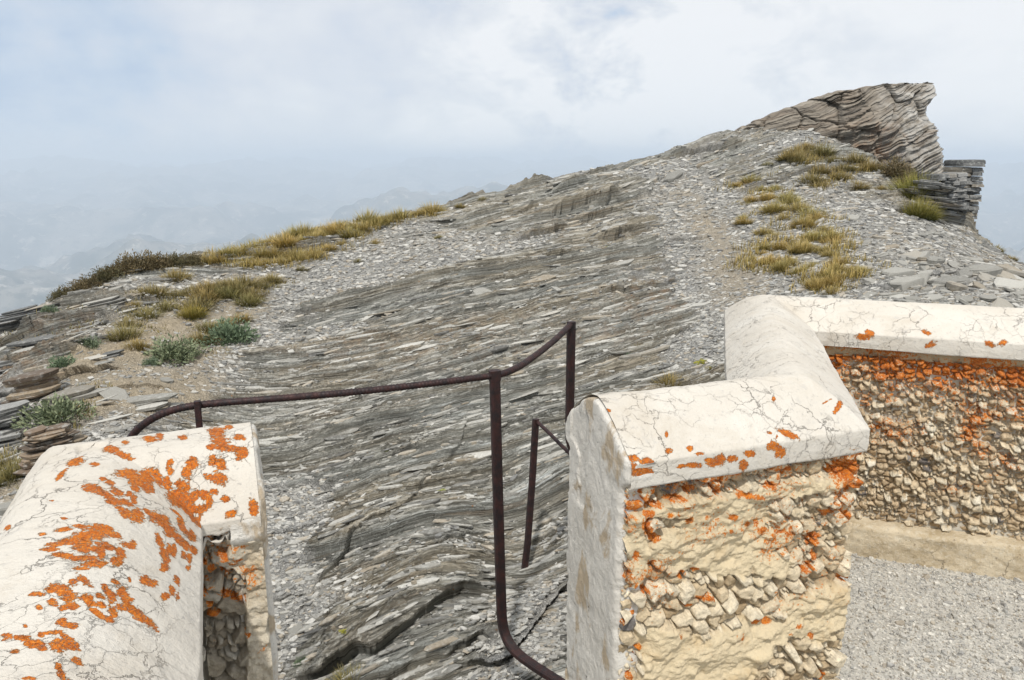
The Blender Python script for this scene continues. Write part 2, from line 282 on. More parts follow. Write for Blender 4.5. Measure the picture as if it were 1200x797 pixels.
PILES = [('dry_stone_wall', 6.044, 10.55, 0.3, 0.5, 0.74, 5, 'stub of dry stone wall stacked of thin slabs right of the rock tower', 'wall stub', 'd', {'dip': 0.0, 'thick': 0.036, 'taper': 0.05, 'square': True, 'zoff': -0.08}), ('layered_outcrop', 5.538, 10.342, 0.65, 0.7, 0.416, 6, 'stack of thin rock layers under the right foot of the rock tower', 'rock outcrop', 'd', {'dip': -0.12, 'thick': 0.035, 'taper': 0.5}), ('layered_outcrop', 5.719, 10.412, 0.468, 0.5, 0.572, 18, 'dark broken rock layers joining the tower to the dry stone stub', 'rock outcrop', 'd', {'dip': 0.08, 'thick': 0.032, 'taper': 0.25, 'square': True}), ('layered_outcrop', -3.216, 5.041, 0.42, 0.3, 0.364, 7, 'thick reddish layered outcrop beside the left parapet', 'rock outcrop', 'o', {'dip': 0.16, 'thick': 0.022, 'taper': 0.45}), ('layered_outcrop', -3.976, 6.168, 0.48, 0.35, 0.272, 8, 'rust brown blocky outcrop halfway up the left edge', 'rock outcrop', 'o', {'dip': 0.2, 'thick': 0.035, 'taper': 0.35}), ('layered_outcrop', -3.08, 5.886, 0.63, 0.3, 0.112, 9, 'long flat grey outcrop ledge in the soil of the left slope', 'rock outcrop', 's', {'dip': 0.13, 'thick': 0.03, 'taper': 0.3}), ('layered_outcrop', -3.867, 5.595, 0.32, 0.35, 0.272, 10, 'grey slabby outcrop at the left picture edge below the brown one', 'rock outcrop', 'd', {'dip': 0.16, 'thick': 0.035, 'taper': 0.25}), ('layered_outcrop', -4.663, 7.409, 0.7, 0.4, 0.14, 11, 'dark layered outcrop high on the left edge', 'rock outcrop', 'd', {'dip': 0.18, 'thick': 0.035, 'taper': 0.4}), ('layered_outcrop', -5.33, 8.387, 0.77, 0.6, 0.176, 12, 'skyline outcrop with a jutting plate at the left end of the ridge', 'rock outcrop', 'd', {'dip': 0.22, 'thick': 0.03, 'taper': 0.4}), ('layered_outcrop', -4.689, 8.378, 0.99, 0.6, 0.176, 13, 'low layered outcrop under the dark skyline shrubs', 'rock outcrop', 's', {'dip': 0.2, 'thick': 0.03, 'taper': 0.4}), ('layered_outcrop', -4.88, 7.057, 0.5, 0.35, 0.22, 14, 'dark overhanging ledge at the far left edge', 'rock outcrop', 'd', {'dip': 0.18, 'thick': 0.03, 'taper': 0.3}), ('layered_outcrop', -3.579, 6.018, 0.432, 0.35, 0.16, 15, 'small grey layered outcrop between the reddish and the brown one', 'rock outcrop', 's', {'dip': 0.2, 'thick': 0.03, 'taper': 0.35}), ('layered_outcrop', -3.208, 4.68, 0.3, 0.3, 0.132, 16, 'low grey ledge under the reddish outcrop at the parapet', 'rock outcrop', 's', {'dip': 0.1, 'thick': 0.025, 'taper': 0.3}), ('layered_outcrop', -3.821, 6.943, 0.45, 0.35, 0.108, 17, 'thin dark ledge right of the brown outcrop', 'rock outcrop', 'd', {'dip': 0.2, 'thick': 0.03, 'taper': 0.4})]
SINGLE_SLABS = [(-3.029, 6.476, 0.127, 'pale flat stone on bare soil of the left slope, near the flat outcrop ledge'), (-3.218, 5.974, 0.196, 'flat light slab below the flat outcrop ledge on the left slope'), (-0.337, 8.545, 0.228, 'small pale stone plate on scree in the middle of the slope'), (2.481, 12.191, 0.304, 'light slanting slab high on the slope left of the bare track'), (1.824, 7.515, 0.241, 'flat brownish plank of rock behind the right parapet corner'), (4.1, 9.311, 0.181, 'single bluish grey stone on the scree left of the tall bush'), (3.897, 6.837, 0.297, 'broad pale slab close behind the right parapet'), (4.433, 7.207, 0.32, 'long slab leaning near the right edge behind the parapet'), (3.559, 6.89, 0.258, 'rounded light slab resting just behind the right parapet'), (4.399, 6.696, 0.303, 'thick grey slab at the right edge just over the parapet'), (-1.176, 3.693, 0.095, 'pale slab in the scree beside the left parapet end'), (-1.316, 4.028, 0.057, 'small pale stone in scree beside the left parapet end'), (-1.102, 3.676, 0.068, 'pale stone right of the slab by the left parapet end'), (-2.998, 5.067, 0.131, 'grey rock touching the left parapet outline'), (-3.411, 5.366, 0.155, 'pale rock beside the reddish outcrop'), (-3.19, 4.574, 0.248, 'grey slab at the far left edge beside the parapet')]
LICH_R = [[0.28, 1.6792, 0.978, 0.0139, 0.0, 0.0, -0.0008, -0.0068, -0.0057], [0.2875, 1.6703, 0.952, 0.015, 0.0068, -0.0029, 0.0011, 0.0038, -0.0143], [0.3159, 1.6778, 0.968, 0.0133, 0.007, -0.0029, -0.0001, -0.0032, -0.0114], [0.3151, 1.6796, 0.946, 0.0132, 0.0068, -0.0029, 0.0004, 0.0001, -0.0086], [0.2767, 1.6666, 0.962, 0.009, 0.0069, -0.0029, -0.0004, -0.0047, -0.0086], [0.3709, 1.7181, 0.984, 0.0081, 0.0, 0.0, -0.0001, -0.0019, -0.0057], [0.4274, 1.7345, 0.982, 0.0072, 0.0, 0.0, -0.0014, -0.0067, -0.0029], [0.4015, 1.711, 0.948, 0.0122, 0.0, 0.0, 0.0004, 0.0007, -0.0057], [0.4324, 1.7212, 0.946, 0.0201, 0.007, -0.0029, -0.0002, -0.002, -0.0057], [0.4847, 1.7422, 0.944, 0.0164, 0.0071, -0.0029, 0.0004, -0.0005, -0.0086], [0.5068, 1.7497, 0.952, 0.0124, 0.0, 0.0, 0.0024, 0.0066, -0.0114], [0.4731, 1.7387, 0.952, 0.0122, 0.0071, -0.0029, -0.0002, -0.0021, -0.0057], [0.2328, 1.7834, 1.058, 0.0062, 0.0, 0.0, -0.0005, -0.0045, -0.0029], [0.2287, 1.7845, 1.062, 0.0042, 0.0, 0.0, -0.0001, -0.0013, -0.0029], [0.3724, 1.752, 1.008, 0.0041, 0.0, 0.0, -0.0017, -0.0089, 0.0], [0.4458, 1.7318, 0.97, 0.006, 0.0073, -0.0029, -0.0007, -0.0038, -0.0029], [0.6979, 1.8354, 0.982, 0.0026, -0.0157, 0.0057, -0.0028, -0.0093, -0.0057], [0.6546, 1.8046, 0.964, 0.0128, 0.0, 0.0, 0.001, 0.0004, -0.0114], [0.6707, 1.8103, 0.946, 0.015, 0.0, 0.0, 0.003, 0.0061, -0.0114], [0.6419, 1.7981, 0.962, 0.0112, 0.0075, -0.0029, 0.0003, -0.0011, -0.0086], [0.5815, 1.7789, 0.956, 0.015, 0.0073, -0.0029, 0.0012, 0.002, -0.0086], [0.5663, 1.7701, 0.926, 0.0106, 0.007, -0.0029, 0.0016, 0.0021, -0.0143], [0.5305, 1.7597, 0.948, 0.0125, 0.0072, -0.0029, 0.0004, -0.0007, -0.0086], [0.5006, 1.7492, 0.95, 0.0124, 0.0071, -0.0029, 0.001, 0.001, -0.0114], [0.685, 1.7354, 0.986, -0.0027, -0.0224, 0.0086, -0.0003, -0.0021, -0.0057], [0.6702, 1.6366, 1.034, -0.0035, -0.0228, 0.0086, 0.0021, 0.0043, -0.0057], [0.6619, 1.5785, 1.048, -0.0026, -0.015, 0.0057, 0.0023, 0.0046, -0.0057], [0.8011, 1.7327, 1.0, 0.0243, 0.0305, -0.0114, 0.0018, 0.0017, -0.0114], [0.8542, 1.8013, 0.972, 0.0286, 0.038, -0.0143, 0.005, 0.0082, -0.0143], [0.6868, 1.7477, 0.944, -0.0071, -0.0495, 0.02, 0.0005, -0.0006, -0.0086], [0.6811, 1.7111, 0.976, -0.0045, -0.029, 0.0114, -0.0022, -0.0073, -0.0057], [0.66, 1.5641, 1.028, -0.0047, -0.0287, 0.0114, -0.0004, -0.0031, -0.0086], [0.6839, 1.9244, 1.044, 0.0045, 0.0, 0.0, -0.0029, -0.0094, -0.0029], [0.6445, 1.8251, 0.988, 0.0064, 0.0, 0.0, -0.0013, -0.0046, -0.0029], [0.6634, 1.8215, 0.978, 0.0021, 0.0, 0.0, -0.0013, -0.0045, -0.0029], [0.8959, 1.8531, 0.934, 0.023, 0.0296, -0.0114, 0.0001, -0.0019, -0.0086], [0.6871, 1.7553, 1.022, -0.0021, -0.016, 0.0057, -0.0003, -0.0022, -0.0057], [0.8355, 1.7771, 1.012, 0.0079, 0.008, -0.0029, 0.0011, 0.0018, -0.0029], [0.8399, 1.9405, 1.046, 0.0147, 0.0184, -0.0057, -0.0031, -0.0076, 0.0], [0.8676, 1.9379, 1.028, 0.0149, 0.0252, -0.0057, -0.0061, -0.0255, 0.0], [0.8215, 1.7629, 1.028, 0.0137, 0.0162, -0.0057, -0.004, -0.0092, 0.0], [0.8812, 1.8343, 0.996, 0.012, 0.016, -0.0057, -0.0004, -0.0015, -0.0029], [1.662, 2.9985, 0.984, 0.0031, -0.0129, 0.0029, -0.0035, -0.0086, -0.0086], [1.4324, 3.0515, 0.958, 0.0254, -0.0126, 0.0029, -0.0022, -0.0062, -0.0057], [1.6645, 2.977, 0.954, 0.0135, -0.0122, 0.0029, 0.0047, 0.0069, -0.0086], [1.8593, 2.9075, 0.96, 0.0089, -0.012, 0.0029, -0.003, -0.007, -0.0086], [1.8993, 2.894, 0.97, 0.0132, 0.0, 0.0, -0.003, -0.0068, -0.0086], [1.4592, 3.0526, 0.972, 0.0077, -0.0129, 0.0029, -0.0034, -0.0094, -0.0086]]
LICH_L = [[-0.8502, 1.4022, 1.08, 0.0122, 0.0076, 0.0, 0.0107, -0.0172, 0.0], [-0.8433, 1.3436, 1.08, -0.0023, 0.0233, 0.0, 0.007, -0.0077, 0.0], [-0.8052, 1.3893, 1.08, 0.0082, 0.0, 0.0, 0.0057, -0.0107, 0.0], [-0.8819, 1.6044, 1.076, -0.0144, 0.0399, -0.0143, 0.005, -0.0124, -0.0114], [-0.9332, 1.739, 1.03, -0.0154, 0.0401, -0.0143, 0.0067, -0.0162, -0.0114], [-0.8048, 1.5094, 1.08, 0.0071, 0.0, 0.0, 0.0073, -0.015, 0.0], [-0.8152, 1.4705, 1.08, 0.0194, -0.0041, 0.0, 0.009, -0.0189, 0.0], [-0.7803, 1.448, 1.076, 0.0208, -0.008, 0.0, 0.0038, -0.0108, -0.0029], [-1.0018, 1.9188, 0.954, -0.0398, 0.1064, -0.0343, -0.0015, 0.0047, -0.0086], [-0.7625, 1.5296, 1.08, 0.0144, 0.0, 0.0, 0.0094, -0.0204, 0.0], [-0.752, 1.5502, 1.08, 0.0073, 0.0, 0.0, 0.0117, -0.0262, 0.0], [-0.6985, 1.5398, 1.08, 0.009, 0.0, 0.0, 0.0076, -0.0181, 0.0], [-0.6379, 1.5714, 1.08, 0.0166, 0.0, 0.0, 0.0121, -0.0322, 0.0], [-0.6239, 1.6043, 1.08, 0.0094, 0.0, 0.0, 0.006, -0.0167, 0.0], [-0.6134, 1.5247, 1.078, 0.0179, 0.0, 0.0, 0.0063, -0.0177, -0.0029], [-0.6225, 1.5005, 1.074, 0.0088, 0.0, 0.0, 0.0031, -0.0095, -0.0057], [-0.598, 1.5008, 1.072, 0.0168, -0.0018, -0.0057, -0.0006, -0.0081, -0.0057], [-0.5738, 1.5014, 1.068, 0.0168, -0.0018, -0.0057, -0.0007, -0.008, -0.0057], [-0.5592, 1.4931, 1.06, 0.0079, 0.0072, -0.0029, 0.0054, -0.0165, -0.0029], [-0.5809, 1.545, 1.08, 0.0109, 0.0, 0.0, 0.0054, -0.0156, 0.0], [-0.6432, 1.4519, 1.058, 0.012, 0.0, 0.0, 0.0047, -0.013, -0.0057], [-0.6483, 1.4323, 1.046, 0.0085, 0.0, 0.0, 0.0045, -0.0123, -0.0057], [-0.6852, 1.4465, 1.062, 0.0069, 0.0, 0.0, 0.0031, -0.0084, -0.0057], [-0.6795, 1.431, 1.052, 0.0068, 0.0, 0.0, 0.0029, -0.008, -0.0057], [-0.6071, 1.4655, 1.058, 0.0087, 0.0, 0.0, 0.0045, -0.0133, -0.0057], [-0.5907, 1.462, 1.052, 0.0104, 0.0, 0.0, 0.0044, -0.0131, -0.0057], [-0.6024, 1.4344, 1.036, 0.0137, 0.0, 0.0, 0.0021, -0.0061, -0.0029], [-0.589, 1.4348, 1.034, 0.0154, 0.0, 0.0, 0.0041, -0.0122, -0.0057], [-0.6523, 1.4101, 1.032, 0.0101, 0.0, 0.0, 0.0026, -0.0075, -0.0057], [-0.6412, 1.4069, 1.028, 0.0101, 0.0, 0.0, 0.0009, -0.0034, -0.0057], [-0.5111, 1.4086, 0.98, 0.0085, 0.0, 0.0, 0.0013, -0.0068, -0.0114], [-0.5157, 1.4146, 0.99, 0.0068, 0.0, 0.0, 0.002, -0.0074, -0.0057], [-0.5651, 1.4084, 1.002, 0.0067, 0.0, 0.0, 0.0007, -0.0034, -0.0057], [-0.5523, 1.3904, 0.976, 0.0077, 0.0059, -0.0029, 0.0017, -0.0053, -0.0029], [-0.604, 1.4024, 1.012, 0.0134, 0.0, 0.0, 0.0023, -0.0073, -0.0057], [-0.6218, 1.3975, 1.016, 0.0072, 0.0063, -0.0029, 0.0012, -0.0049, -0.0086], [-0.5926, 1.3966, 1.002, 0.0067, 0.0, 0.0, 0.0026, -0.0088, -0.0086], [-0.6063, 1.383, 0.994, 0.0133, 0.0, 0.0, -0.0008, 0.0007, -0.0057], [-0.6289, 1.388, 1.006, 0.0083, 0.0, 0.0, 0.0023, -0.007, -0.0057], [-0.588, 1.414, 1.014, 0.0084, 0.0, 0.0, 0.0008, -0.0035, -0.0057], [-0.736, 1.3707, 1.072, 0.0126, 0.0117, -0.0086, 0.0085, -0.0203, 0.0], [-0.7127, 1.3609, 1.064, 0.018, -0.0043, -0.0086, 0.0086, -0.0276, 0.0029], [-0.7089, 1.3924, 1.054, 0.0119, 0.0059, -0.0086, 0.0108, -0.03, 0.0029], [-0.6919, 1.352, 1.054, 0.0148, -0.0005, -0.0057, 0.0058, -0.0185, 0.0], [-0.6952, 1.4074, 1.044, 0.0047, 0.0071, 0.0, 0.0135, -0.0192, -0.0086], [-0.6773, 1.4019, 1.032, 0.003, 0.0069, 0.0, 0.0115, -0.0137, -0.0086], [-0.6498, 1.3736, 1.018, -0.0043, 0.0213, -0.0057, 0.0158, -0.013, -0.0114], [-0.6461, 1.3966, 1.02, 0.0031, 0.01, 0.0, 0.0111, -0.0091, -0.0114], [-0.6317, 1.3698, 1.002, -0.0014, 0.0125, -0.0029, 0.0155, -0.0128, -0.0114], [-0.612, 1.3547, 0.988, -0.0006, 0.0113, -0.0029, 0.0129, -0.0138, -0.0086], [-0.6024, 1.357, 0.978, 0.0006, 0.0095, -0.0029, 0.0089, -0.0145, -0.0029], [-0.6218, 1.368, 0.994, -0.0007, 0.0115, -0.0029, 0.0133, -0.0143, -0.0086], [-0.6226, 1.3197, 1.012, 0.0007, 0.0069, 0.0, 0.0106, -0.0036, -0.0114], [-0.6202, 1.2546, 1.032, -0.004, 0.0237, -0.0029, 0.0125, -0.0041, -0.0086], [-0.6008, 1.2354, 1.022, -0.0034, 0.0204, -0.0029, 0.0122, -0.0037, -0.0086], [-0.5853, 1.2309, 1.008, -0.002, 0.0165, -0.0029, 0.0101, -0.0034, -0.0086], [-0.598, 1.2814, 1.002, -0.0012, 0.0114, -0.0029, 0.0124, -0.0103, -0.0086], [-0.5842, 1.2823, 0.988, -0.0023, 0.0176, -0.0057, 0.0085, -0.0088, -0.0057], [-0.6316, 1.2483, 1.04, -0.0019, 0.0187, -0.0029, 0.0098, -0.0095, -0.0029], [-0.6446, 1.2554, 1.048, 0.0021, 0.0068, 0.0, 0.0066, -0.0058, -0.0057], [-0.5627, 1.236, 0.984, -0.0019, 0.0137, -0.0057, 0.0052, -0.0066, -0.0057], [-0.5707, 1.2289, 0.996, 0.0001, 0.0115, -0.0029, 0.0086, -0.0106, -0.0029], [-0.5731, 1.1929, 1.012, 0.0018, 0.0053, -0.0029, 0.0051, -0.0125, -0.0029], [-0.6087, 1.3005, 1.006, -0.0013, 0.0117, -0.0029, 0.0113, -0.011, -0.0057], [-0.7479, 1.2782, 1.08, 0.0214, -0.0061, 0.0, 0.0086, -0.0182, 0.0], [-0.7208, 1.2609, 1.078, 0.0157, -0.0029, -0.0029, 0.0056, -0.0138, 0.0], [-0.7086, 1.2806, 1.074, 0.013, -0.0037, -0.0029, 0.0048, -0.0138, 0.0], [-0.6949, 1.2414, 1.074, 0.0125, 0.0007, -0.0029, 0.0059, -0.0136, 0.0], [-0.6756, 1.2227, 1.07, 0.0084, -0.0009, -0.0029, 0.0032, -0.0094, -0.0], [-0.6785, 1.2517, 1.066, 0.0127, -0.0034, -0.0057, 0.0029, -0.012, -0.0], [-0.6763, 1.2744, 1.062, 0.0028, 0.0062, -0.0029, 0.0086, -0.0178, 0.0], [-0.6594, 1.2121, 1.064, 0.0089, 0.0029, -0.0057, 0.005, -0.0154, 0.0], [-0.6475, 1.2221, 1.056, 0.0123, -0.003, -0.0057, 0.0068, -0.0229, 0.0029], [-0.6928, 1.2873, 1.066, 0.0012, 0.0063, -0.0029, 0.0053, -0.011, 0.0], [-0.6977, 1.3224, 1.062, -0.0032, 0.0162, -0.0029, 0.0087, -0.0082, -0.0029], [-0.7547, 1.3238, 1.08, 0.0063, 0.0, 0.0, 0.0041, -0.0078, 0.0], [-0.7383, 1.3128, 1.078, 0.0078, 0.0, 0.0, 0.0049, -0.0096, 0.0], [-0.7121, 1.1213, 1.08, 0.0121, 0.0025, 0.0, 0.0044, -0.0072, 0.0], [-0.6914, 1.133, 1.08, 0.011, 0.0, 0.0, 0.004, -0.0074, 0.0], [-0.663, 1.138, 1.076, 0.0167, 0.0027, -0.0057, 0.0049, -0.0116, 0.0], [-0.64, 1.1292, 1.07, 0.0151, -0.0008, -0.0057, 0.0037, -0.0109, 0.0], [-0.6645, 1.108, 1.078, 0.0202, 0.0111, -0.0057, 0.0076, -0.0142, 0.0], [-0.6766, 1.0819, 1.08, 0.0212, 0.0043, 0.0, 0.0065, -0.0109, 0.0], [-0.6966, 1.0711, 1.08, 0.0129, 0.0045, 0.0, 0.0051, -0.008, 0.0], [-0.6938, 1.0552, 1.08, 0.0128, 0.0, 0.0, 0.0046, -0.0078, 0.0], [-0.6591, 1.0347, 1.08, 0.0221, -0.0035, 0.0, 0.0046, -0.0088, 0.0], [-0.649, 1.0668, 1.078, 0.0181, -0.0011, -0.0029, 0.0071, -0.0157, 0.0], [-0.6334, 1.0333, 1.078, 0.0144, 0.0042, -0.0057, 0.0045, -0.0099, 0.0], [-0.6108, 1.0232, 1.074, 0.013, 0.0072, -0.0057, 0.0047, -0.0098, 0.0], [-0.6272, 1.0861, 1.072, 0.0154, -0.0003, -0.0029, 0.0038, -0.0107, -0.0029], [-0.605, 1.0795, 1.064, -0.0006, 0.0119, -0.0029, 0.0115, -0.0132, -0.0029], [-0.5946, 1.0485, 1.064, 0.0055, 0.0086, -0.0029, 0.0059, -0.0099, 0.0], [-0.6085, 1.1124, 1.058, 0.009, 0.0043, -0.0057, 0.0029, -0.0081, 0.0], [-0.6065, 1.1218, 1.056, 0.0025, 0.0054, -0.0029, 0.0054, -0.0113, 0.0], [-0.6225, 1.0596, 1.072, 0.0021, 0.0052, -0.0029, 0.0108, -0.0208, 0.0], [-0.6211, 1.004, 1.078, 0.0103, 0.0029, -0.0029, 0.0024, -0.0047, 0.0], [-0.6208, 0.9463, 1.08, 0.0138, 0.0042, 0.0, 0.0069, -0.0106, 0.0], [-0.6399, 0.9315, 1.08, 0.0087, 0.0026, 0.0, 0.0042, -0.0062, 0.0], [-0.5994, 0.9327, 1.078, 0.0095, 0.0028, -0.0029, 0.0054, -0.0104, 0.0], [-0.602, 0.9751, 1.076, 0.0144, -0.0086, 0.0, 0.0024, -0.0082, 0.0], [-0.6084, 0.913, 1.08, 0.0068, 0.0, 0.0, 0.0047, -0.0081, 0.0], [-0.589, 0.9042, 1.078, 0.0038, 0.0045, -0.0029, 0.0034, -0.0059, 0.0], [-0.582, 0.9113, 1.076, 0.0061, 0.0045, -0.0029, 0.0045, -0.008, 0.0], [-0.6105, 0.965, 1.078, 0.0064, 0.0048, -0.0029, 0.0037, -0.0067, 0.0], [-0.5722, 0.9299, 1.072, 0.0111, -0.0047, -0.0029, 0.0023, -0.0107, 0.0], [-0.5563, 0.9313, 1.066, 0.0065, -0.0016, -0.0029, 0.0014, -0.0071, 0.0], [-0.5492, 0.9111, 1.066, 0.0125, -0.0069, -0.0029, 0.0008, -0.0065, 0.0], [-0.5339, 0.9087, 1.06, 0.0053, 0.001, -0.0057, 0.0007, -0.0064, 0.0], [-0.5395, 0.9286, 1.06, 0.0012, 0.0059, -0.0029, 0.0083, -0.0135, -0.0029], [-0.5691, 0.9696, 1.066, 0.0019, 0.0044, 0.0, 0.0099, -0.0105, -0.0029], [-0.5557, 0.9587, 1.062, -0.0003, 0.01, -0.0029, 0.0096, -0.0103, -0.0029], [-0.556, 0.9817, 1.056, 0.0055, -0.0024, -0.0029, 0.003, -0.0132, 0.0029], [-0.5438, 0.9707, 1.052, 0.0076, -0.0007, -0.0057, 0.0011, -0.0107, 0.0], [-0.5364, 0.9442, 1.054, 0.0053, 0.0029, -0.0057, 0.0017, -0.0075, 0.0], [-0.57, 0.9965, 1.062, 0.0071, -0.0021, -0.0029, 0.0012, -0.006, 0.0], [-0.5159, 0.9497, 1.04, 0.0448, -0.0682, 0.0371, 0.0006, -0.0084, 0.0], [-0.4751, 0.8612, 1.08, 0.0105, -0.0089, 0.0029, 0.001, -0.005, 0.0], [-0.6193, 0.901, 1.08, 0.0045, 0.0, 0.0, 0.0036, -0.0059, 0.0], [-0.6126, 0.8612, 1.08, 0.0032, 0.0, 0.0, 0.0023, -0.0036, 0.0], [-0.5653, 0.949, 1.068, 0.0061, 0.0003, -0.0029, 0.0019, -0.006, 0.0], [-0.5769, 0.8734, 1.078, 0.0036, 0.0044, -0.0029, 0.0032, -0.0056, 0.0], [-0.5639, 0.8691, 1.076, 0.0094, 0.0018, -0.0029, 0.0031, -0.0064, 0.0], [-0.6226, 0.8398, 1.08, 0.0074, 0.0, 0.0, 0.0045, -0.007, 0.0], [-0.6015, 0.8363, 1.08, 0.0094, 0.0, 0.0, 0.0032, -0.0052, 0.0], [-0.5795, 0.8243, 1.08, 0.0134, -0.0018, 0.0, 0.0047, -0.0084, 0.0], [-0.5652, 0.8176, 1.08, 0.0072, 0.0, 0.0, 0.004, -0.0067, 0.0], [-0.573, 0.8486, 1.08, 0.0107, 0.0064, -0.0029, 0.0023, -0.0035, 0.0], [-0.5826, 0.8433, 1.08, 0.0042, 0.0, 0.0, 0.0032, -0.0053, 0.0], [-0.5539, 0.8456, 1.076, 0.0114, -0.0046, -0.0029, 0.001, -0.0046, 0.0], [-0.5386, 0.833, 1.074, 0.0084, -0.0027, -0.0029, 0.0018, -0.0089, 0.0], [-0.5504, 0.8267, 1.076, 0.0103, -0.0017, -0.0029, 0.005, -0.0105, 0.0029], [-0.5195, 0.8093, 1.08, 0.0071, 0.0, 0.0, 0.0036, -0.0066, 0.0], [-0.5929, 0.8093, 1.08, 0.0051, 0.0, 0.0, 0.0031, -0.0049, 0.0], [-0.518, 0.7746, 1.08, 0.0031, 0.0026, 0.0, 0.0081, -0.01, 0.0], [-0.5051, 0.7656, 1.08, 0.0117, 0.0, 0.0, 0.0034, -0.006, 0.0], [-0.4894, 0.7671, 1.08, 0.0058, 0.0, 0.0, 0.0033, -0.006, 0.0], [-0.5299, 0.7885, 1.08, 0.004, 0.0, 0.0, 0.0036, -0.0063, 0.0], [-0.4484, 0.7679, 1.076, 0.0026, 0.0038, -0.0029, -0.0, -0.0006, -0.0029], [-0.5461, 0.7611, 1.08, 0.0087, 0.0, 0.0, 0.0018, -0.0029, 0.0], [-0.5915, 1.1798, 1.03, 0.0002, 0.0105, -0.0029, 0.0127, -0.0161, -0.0057], [-0.5687, 1.1456, 1.022, 0.0019, 0.01, -0.0029, 0.0145, -0.0211, -0.0057], [-0.5729, 1.1766, 1.016, -0.0006, 0.0156, -0.0057, 0.0082, -0.0113, -0.0057], [-0.5544, 1.1102, 1.022, 0.0004, 0.0101, -0.0057, 0.0058, -0.0132, 0.0], [-0.5491, 1.0386, 1.04, 0.0063, 0.0026, -0.0057, 0.0045, -0.0136, 0.0029], [-0.5415, 1.0426, 1.032, 0.0045, 0.0047, -0.0057, 0.003, -0.0113, 0.0], [-0.5314, 1.0999, 1.004, 0.0012, 0.0083, -0.0029, 0.0065, -0.0095, -0.0029], [-0.5218, 1.0601, 1.01, 0.0003, 0.0072, -0.0029, 0.0071, -0.0113, 0.0], [-0.5196, 1.0305, 1.018, 0.0004, 0.0093, -0.0057, 0.0041, -0.0092, 0.0], [-0.4196, 0.8521, 1.08, 0.0039, 0.0045, 0.0, 0.0137, -0.0195, 0.0], [-0.4073, 0.838, 1.08, 0.0044, 0.0036, 0.0, 0.0105, -0.0164, 0.0], [-0.4269, 0.8468, 1.08, 0.0016, 0.0027, 0.0, 0.0084, -0.0107, 0.0], [-0.4105, 0.8093, 1.08, 0.0013, 0.0042, 0.0, 0.0084, -0.0088, 0.0], [-0.4002, 0.7992, 1.078, 0.005, 0.0, 0.0, 0.0034, -0.008, 0.0], [-0.3945, 0.7877, 1.076, 0.004, 0.0, 0.0, 0.0033, -0.0078, 0.0], [-0.4109, 0.7706, 1.074, 0.0068, 0.0, 0.0, 0.002, -0.0045, 0.0], [-0.4217, 0.8855, 1.08, 0.0022, 0.0, 0.0, 0.0085, -0.0198, 0.0029], [-0.4095, 0.8612, 1.08, 0.0021, 0.0, 0.0, 0.0038, -0.0091, 0.0], [-0.5532, 1.1988, 0.988, 0.0035, 0.0052, -0.0029, 0.0048, -0.0123, -0.0029], [-0.5609, 1.1952, 0.998, 0.0019, 0.0052, -0.0029, 0.0061, -0.0147, 0.0], [-0.5413, 1.1668, 0.99, 0.0019, 0.0051, -0.0029, 0.0046, -0.0111, 0.0], [-0.4602, 0.8345, 1.08, 0.0031, 0.0, 0.0, 0.0016, -0.0035, 0.0], [-0.5608, 1.0182, 1.052, 0.0025, 0.0, 0.0, 0.0023, -0.0047, 0.0], [-0.5116, 1.0533, 1.004, 0.0003, 0.0047, -0.0029, 0.004, -0.0094, 0.0], [-0.829, 1.1608, 1.066, 0.0034, 0.0021, 0.0029, 0.0112, -0.0126, 0.0029], [-0.7342, 1.1602, 1.08, 0.007, 0.0, 0.0, 0.0026, -0.0046, 0.0], [-0.7375, 1.1069, 1.08, 0.0067, 0.0, 0.0, 0.0034, -0.0057, 0.0], [-0.7972, 1.2319, 1.08, 0.0044, 0.0, 0.0, 0.002, -0.0034, 0.0]]
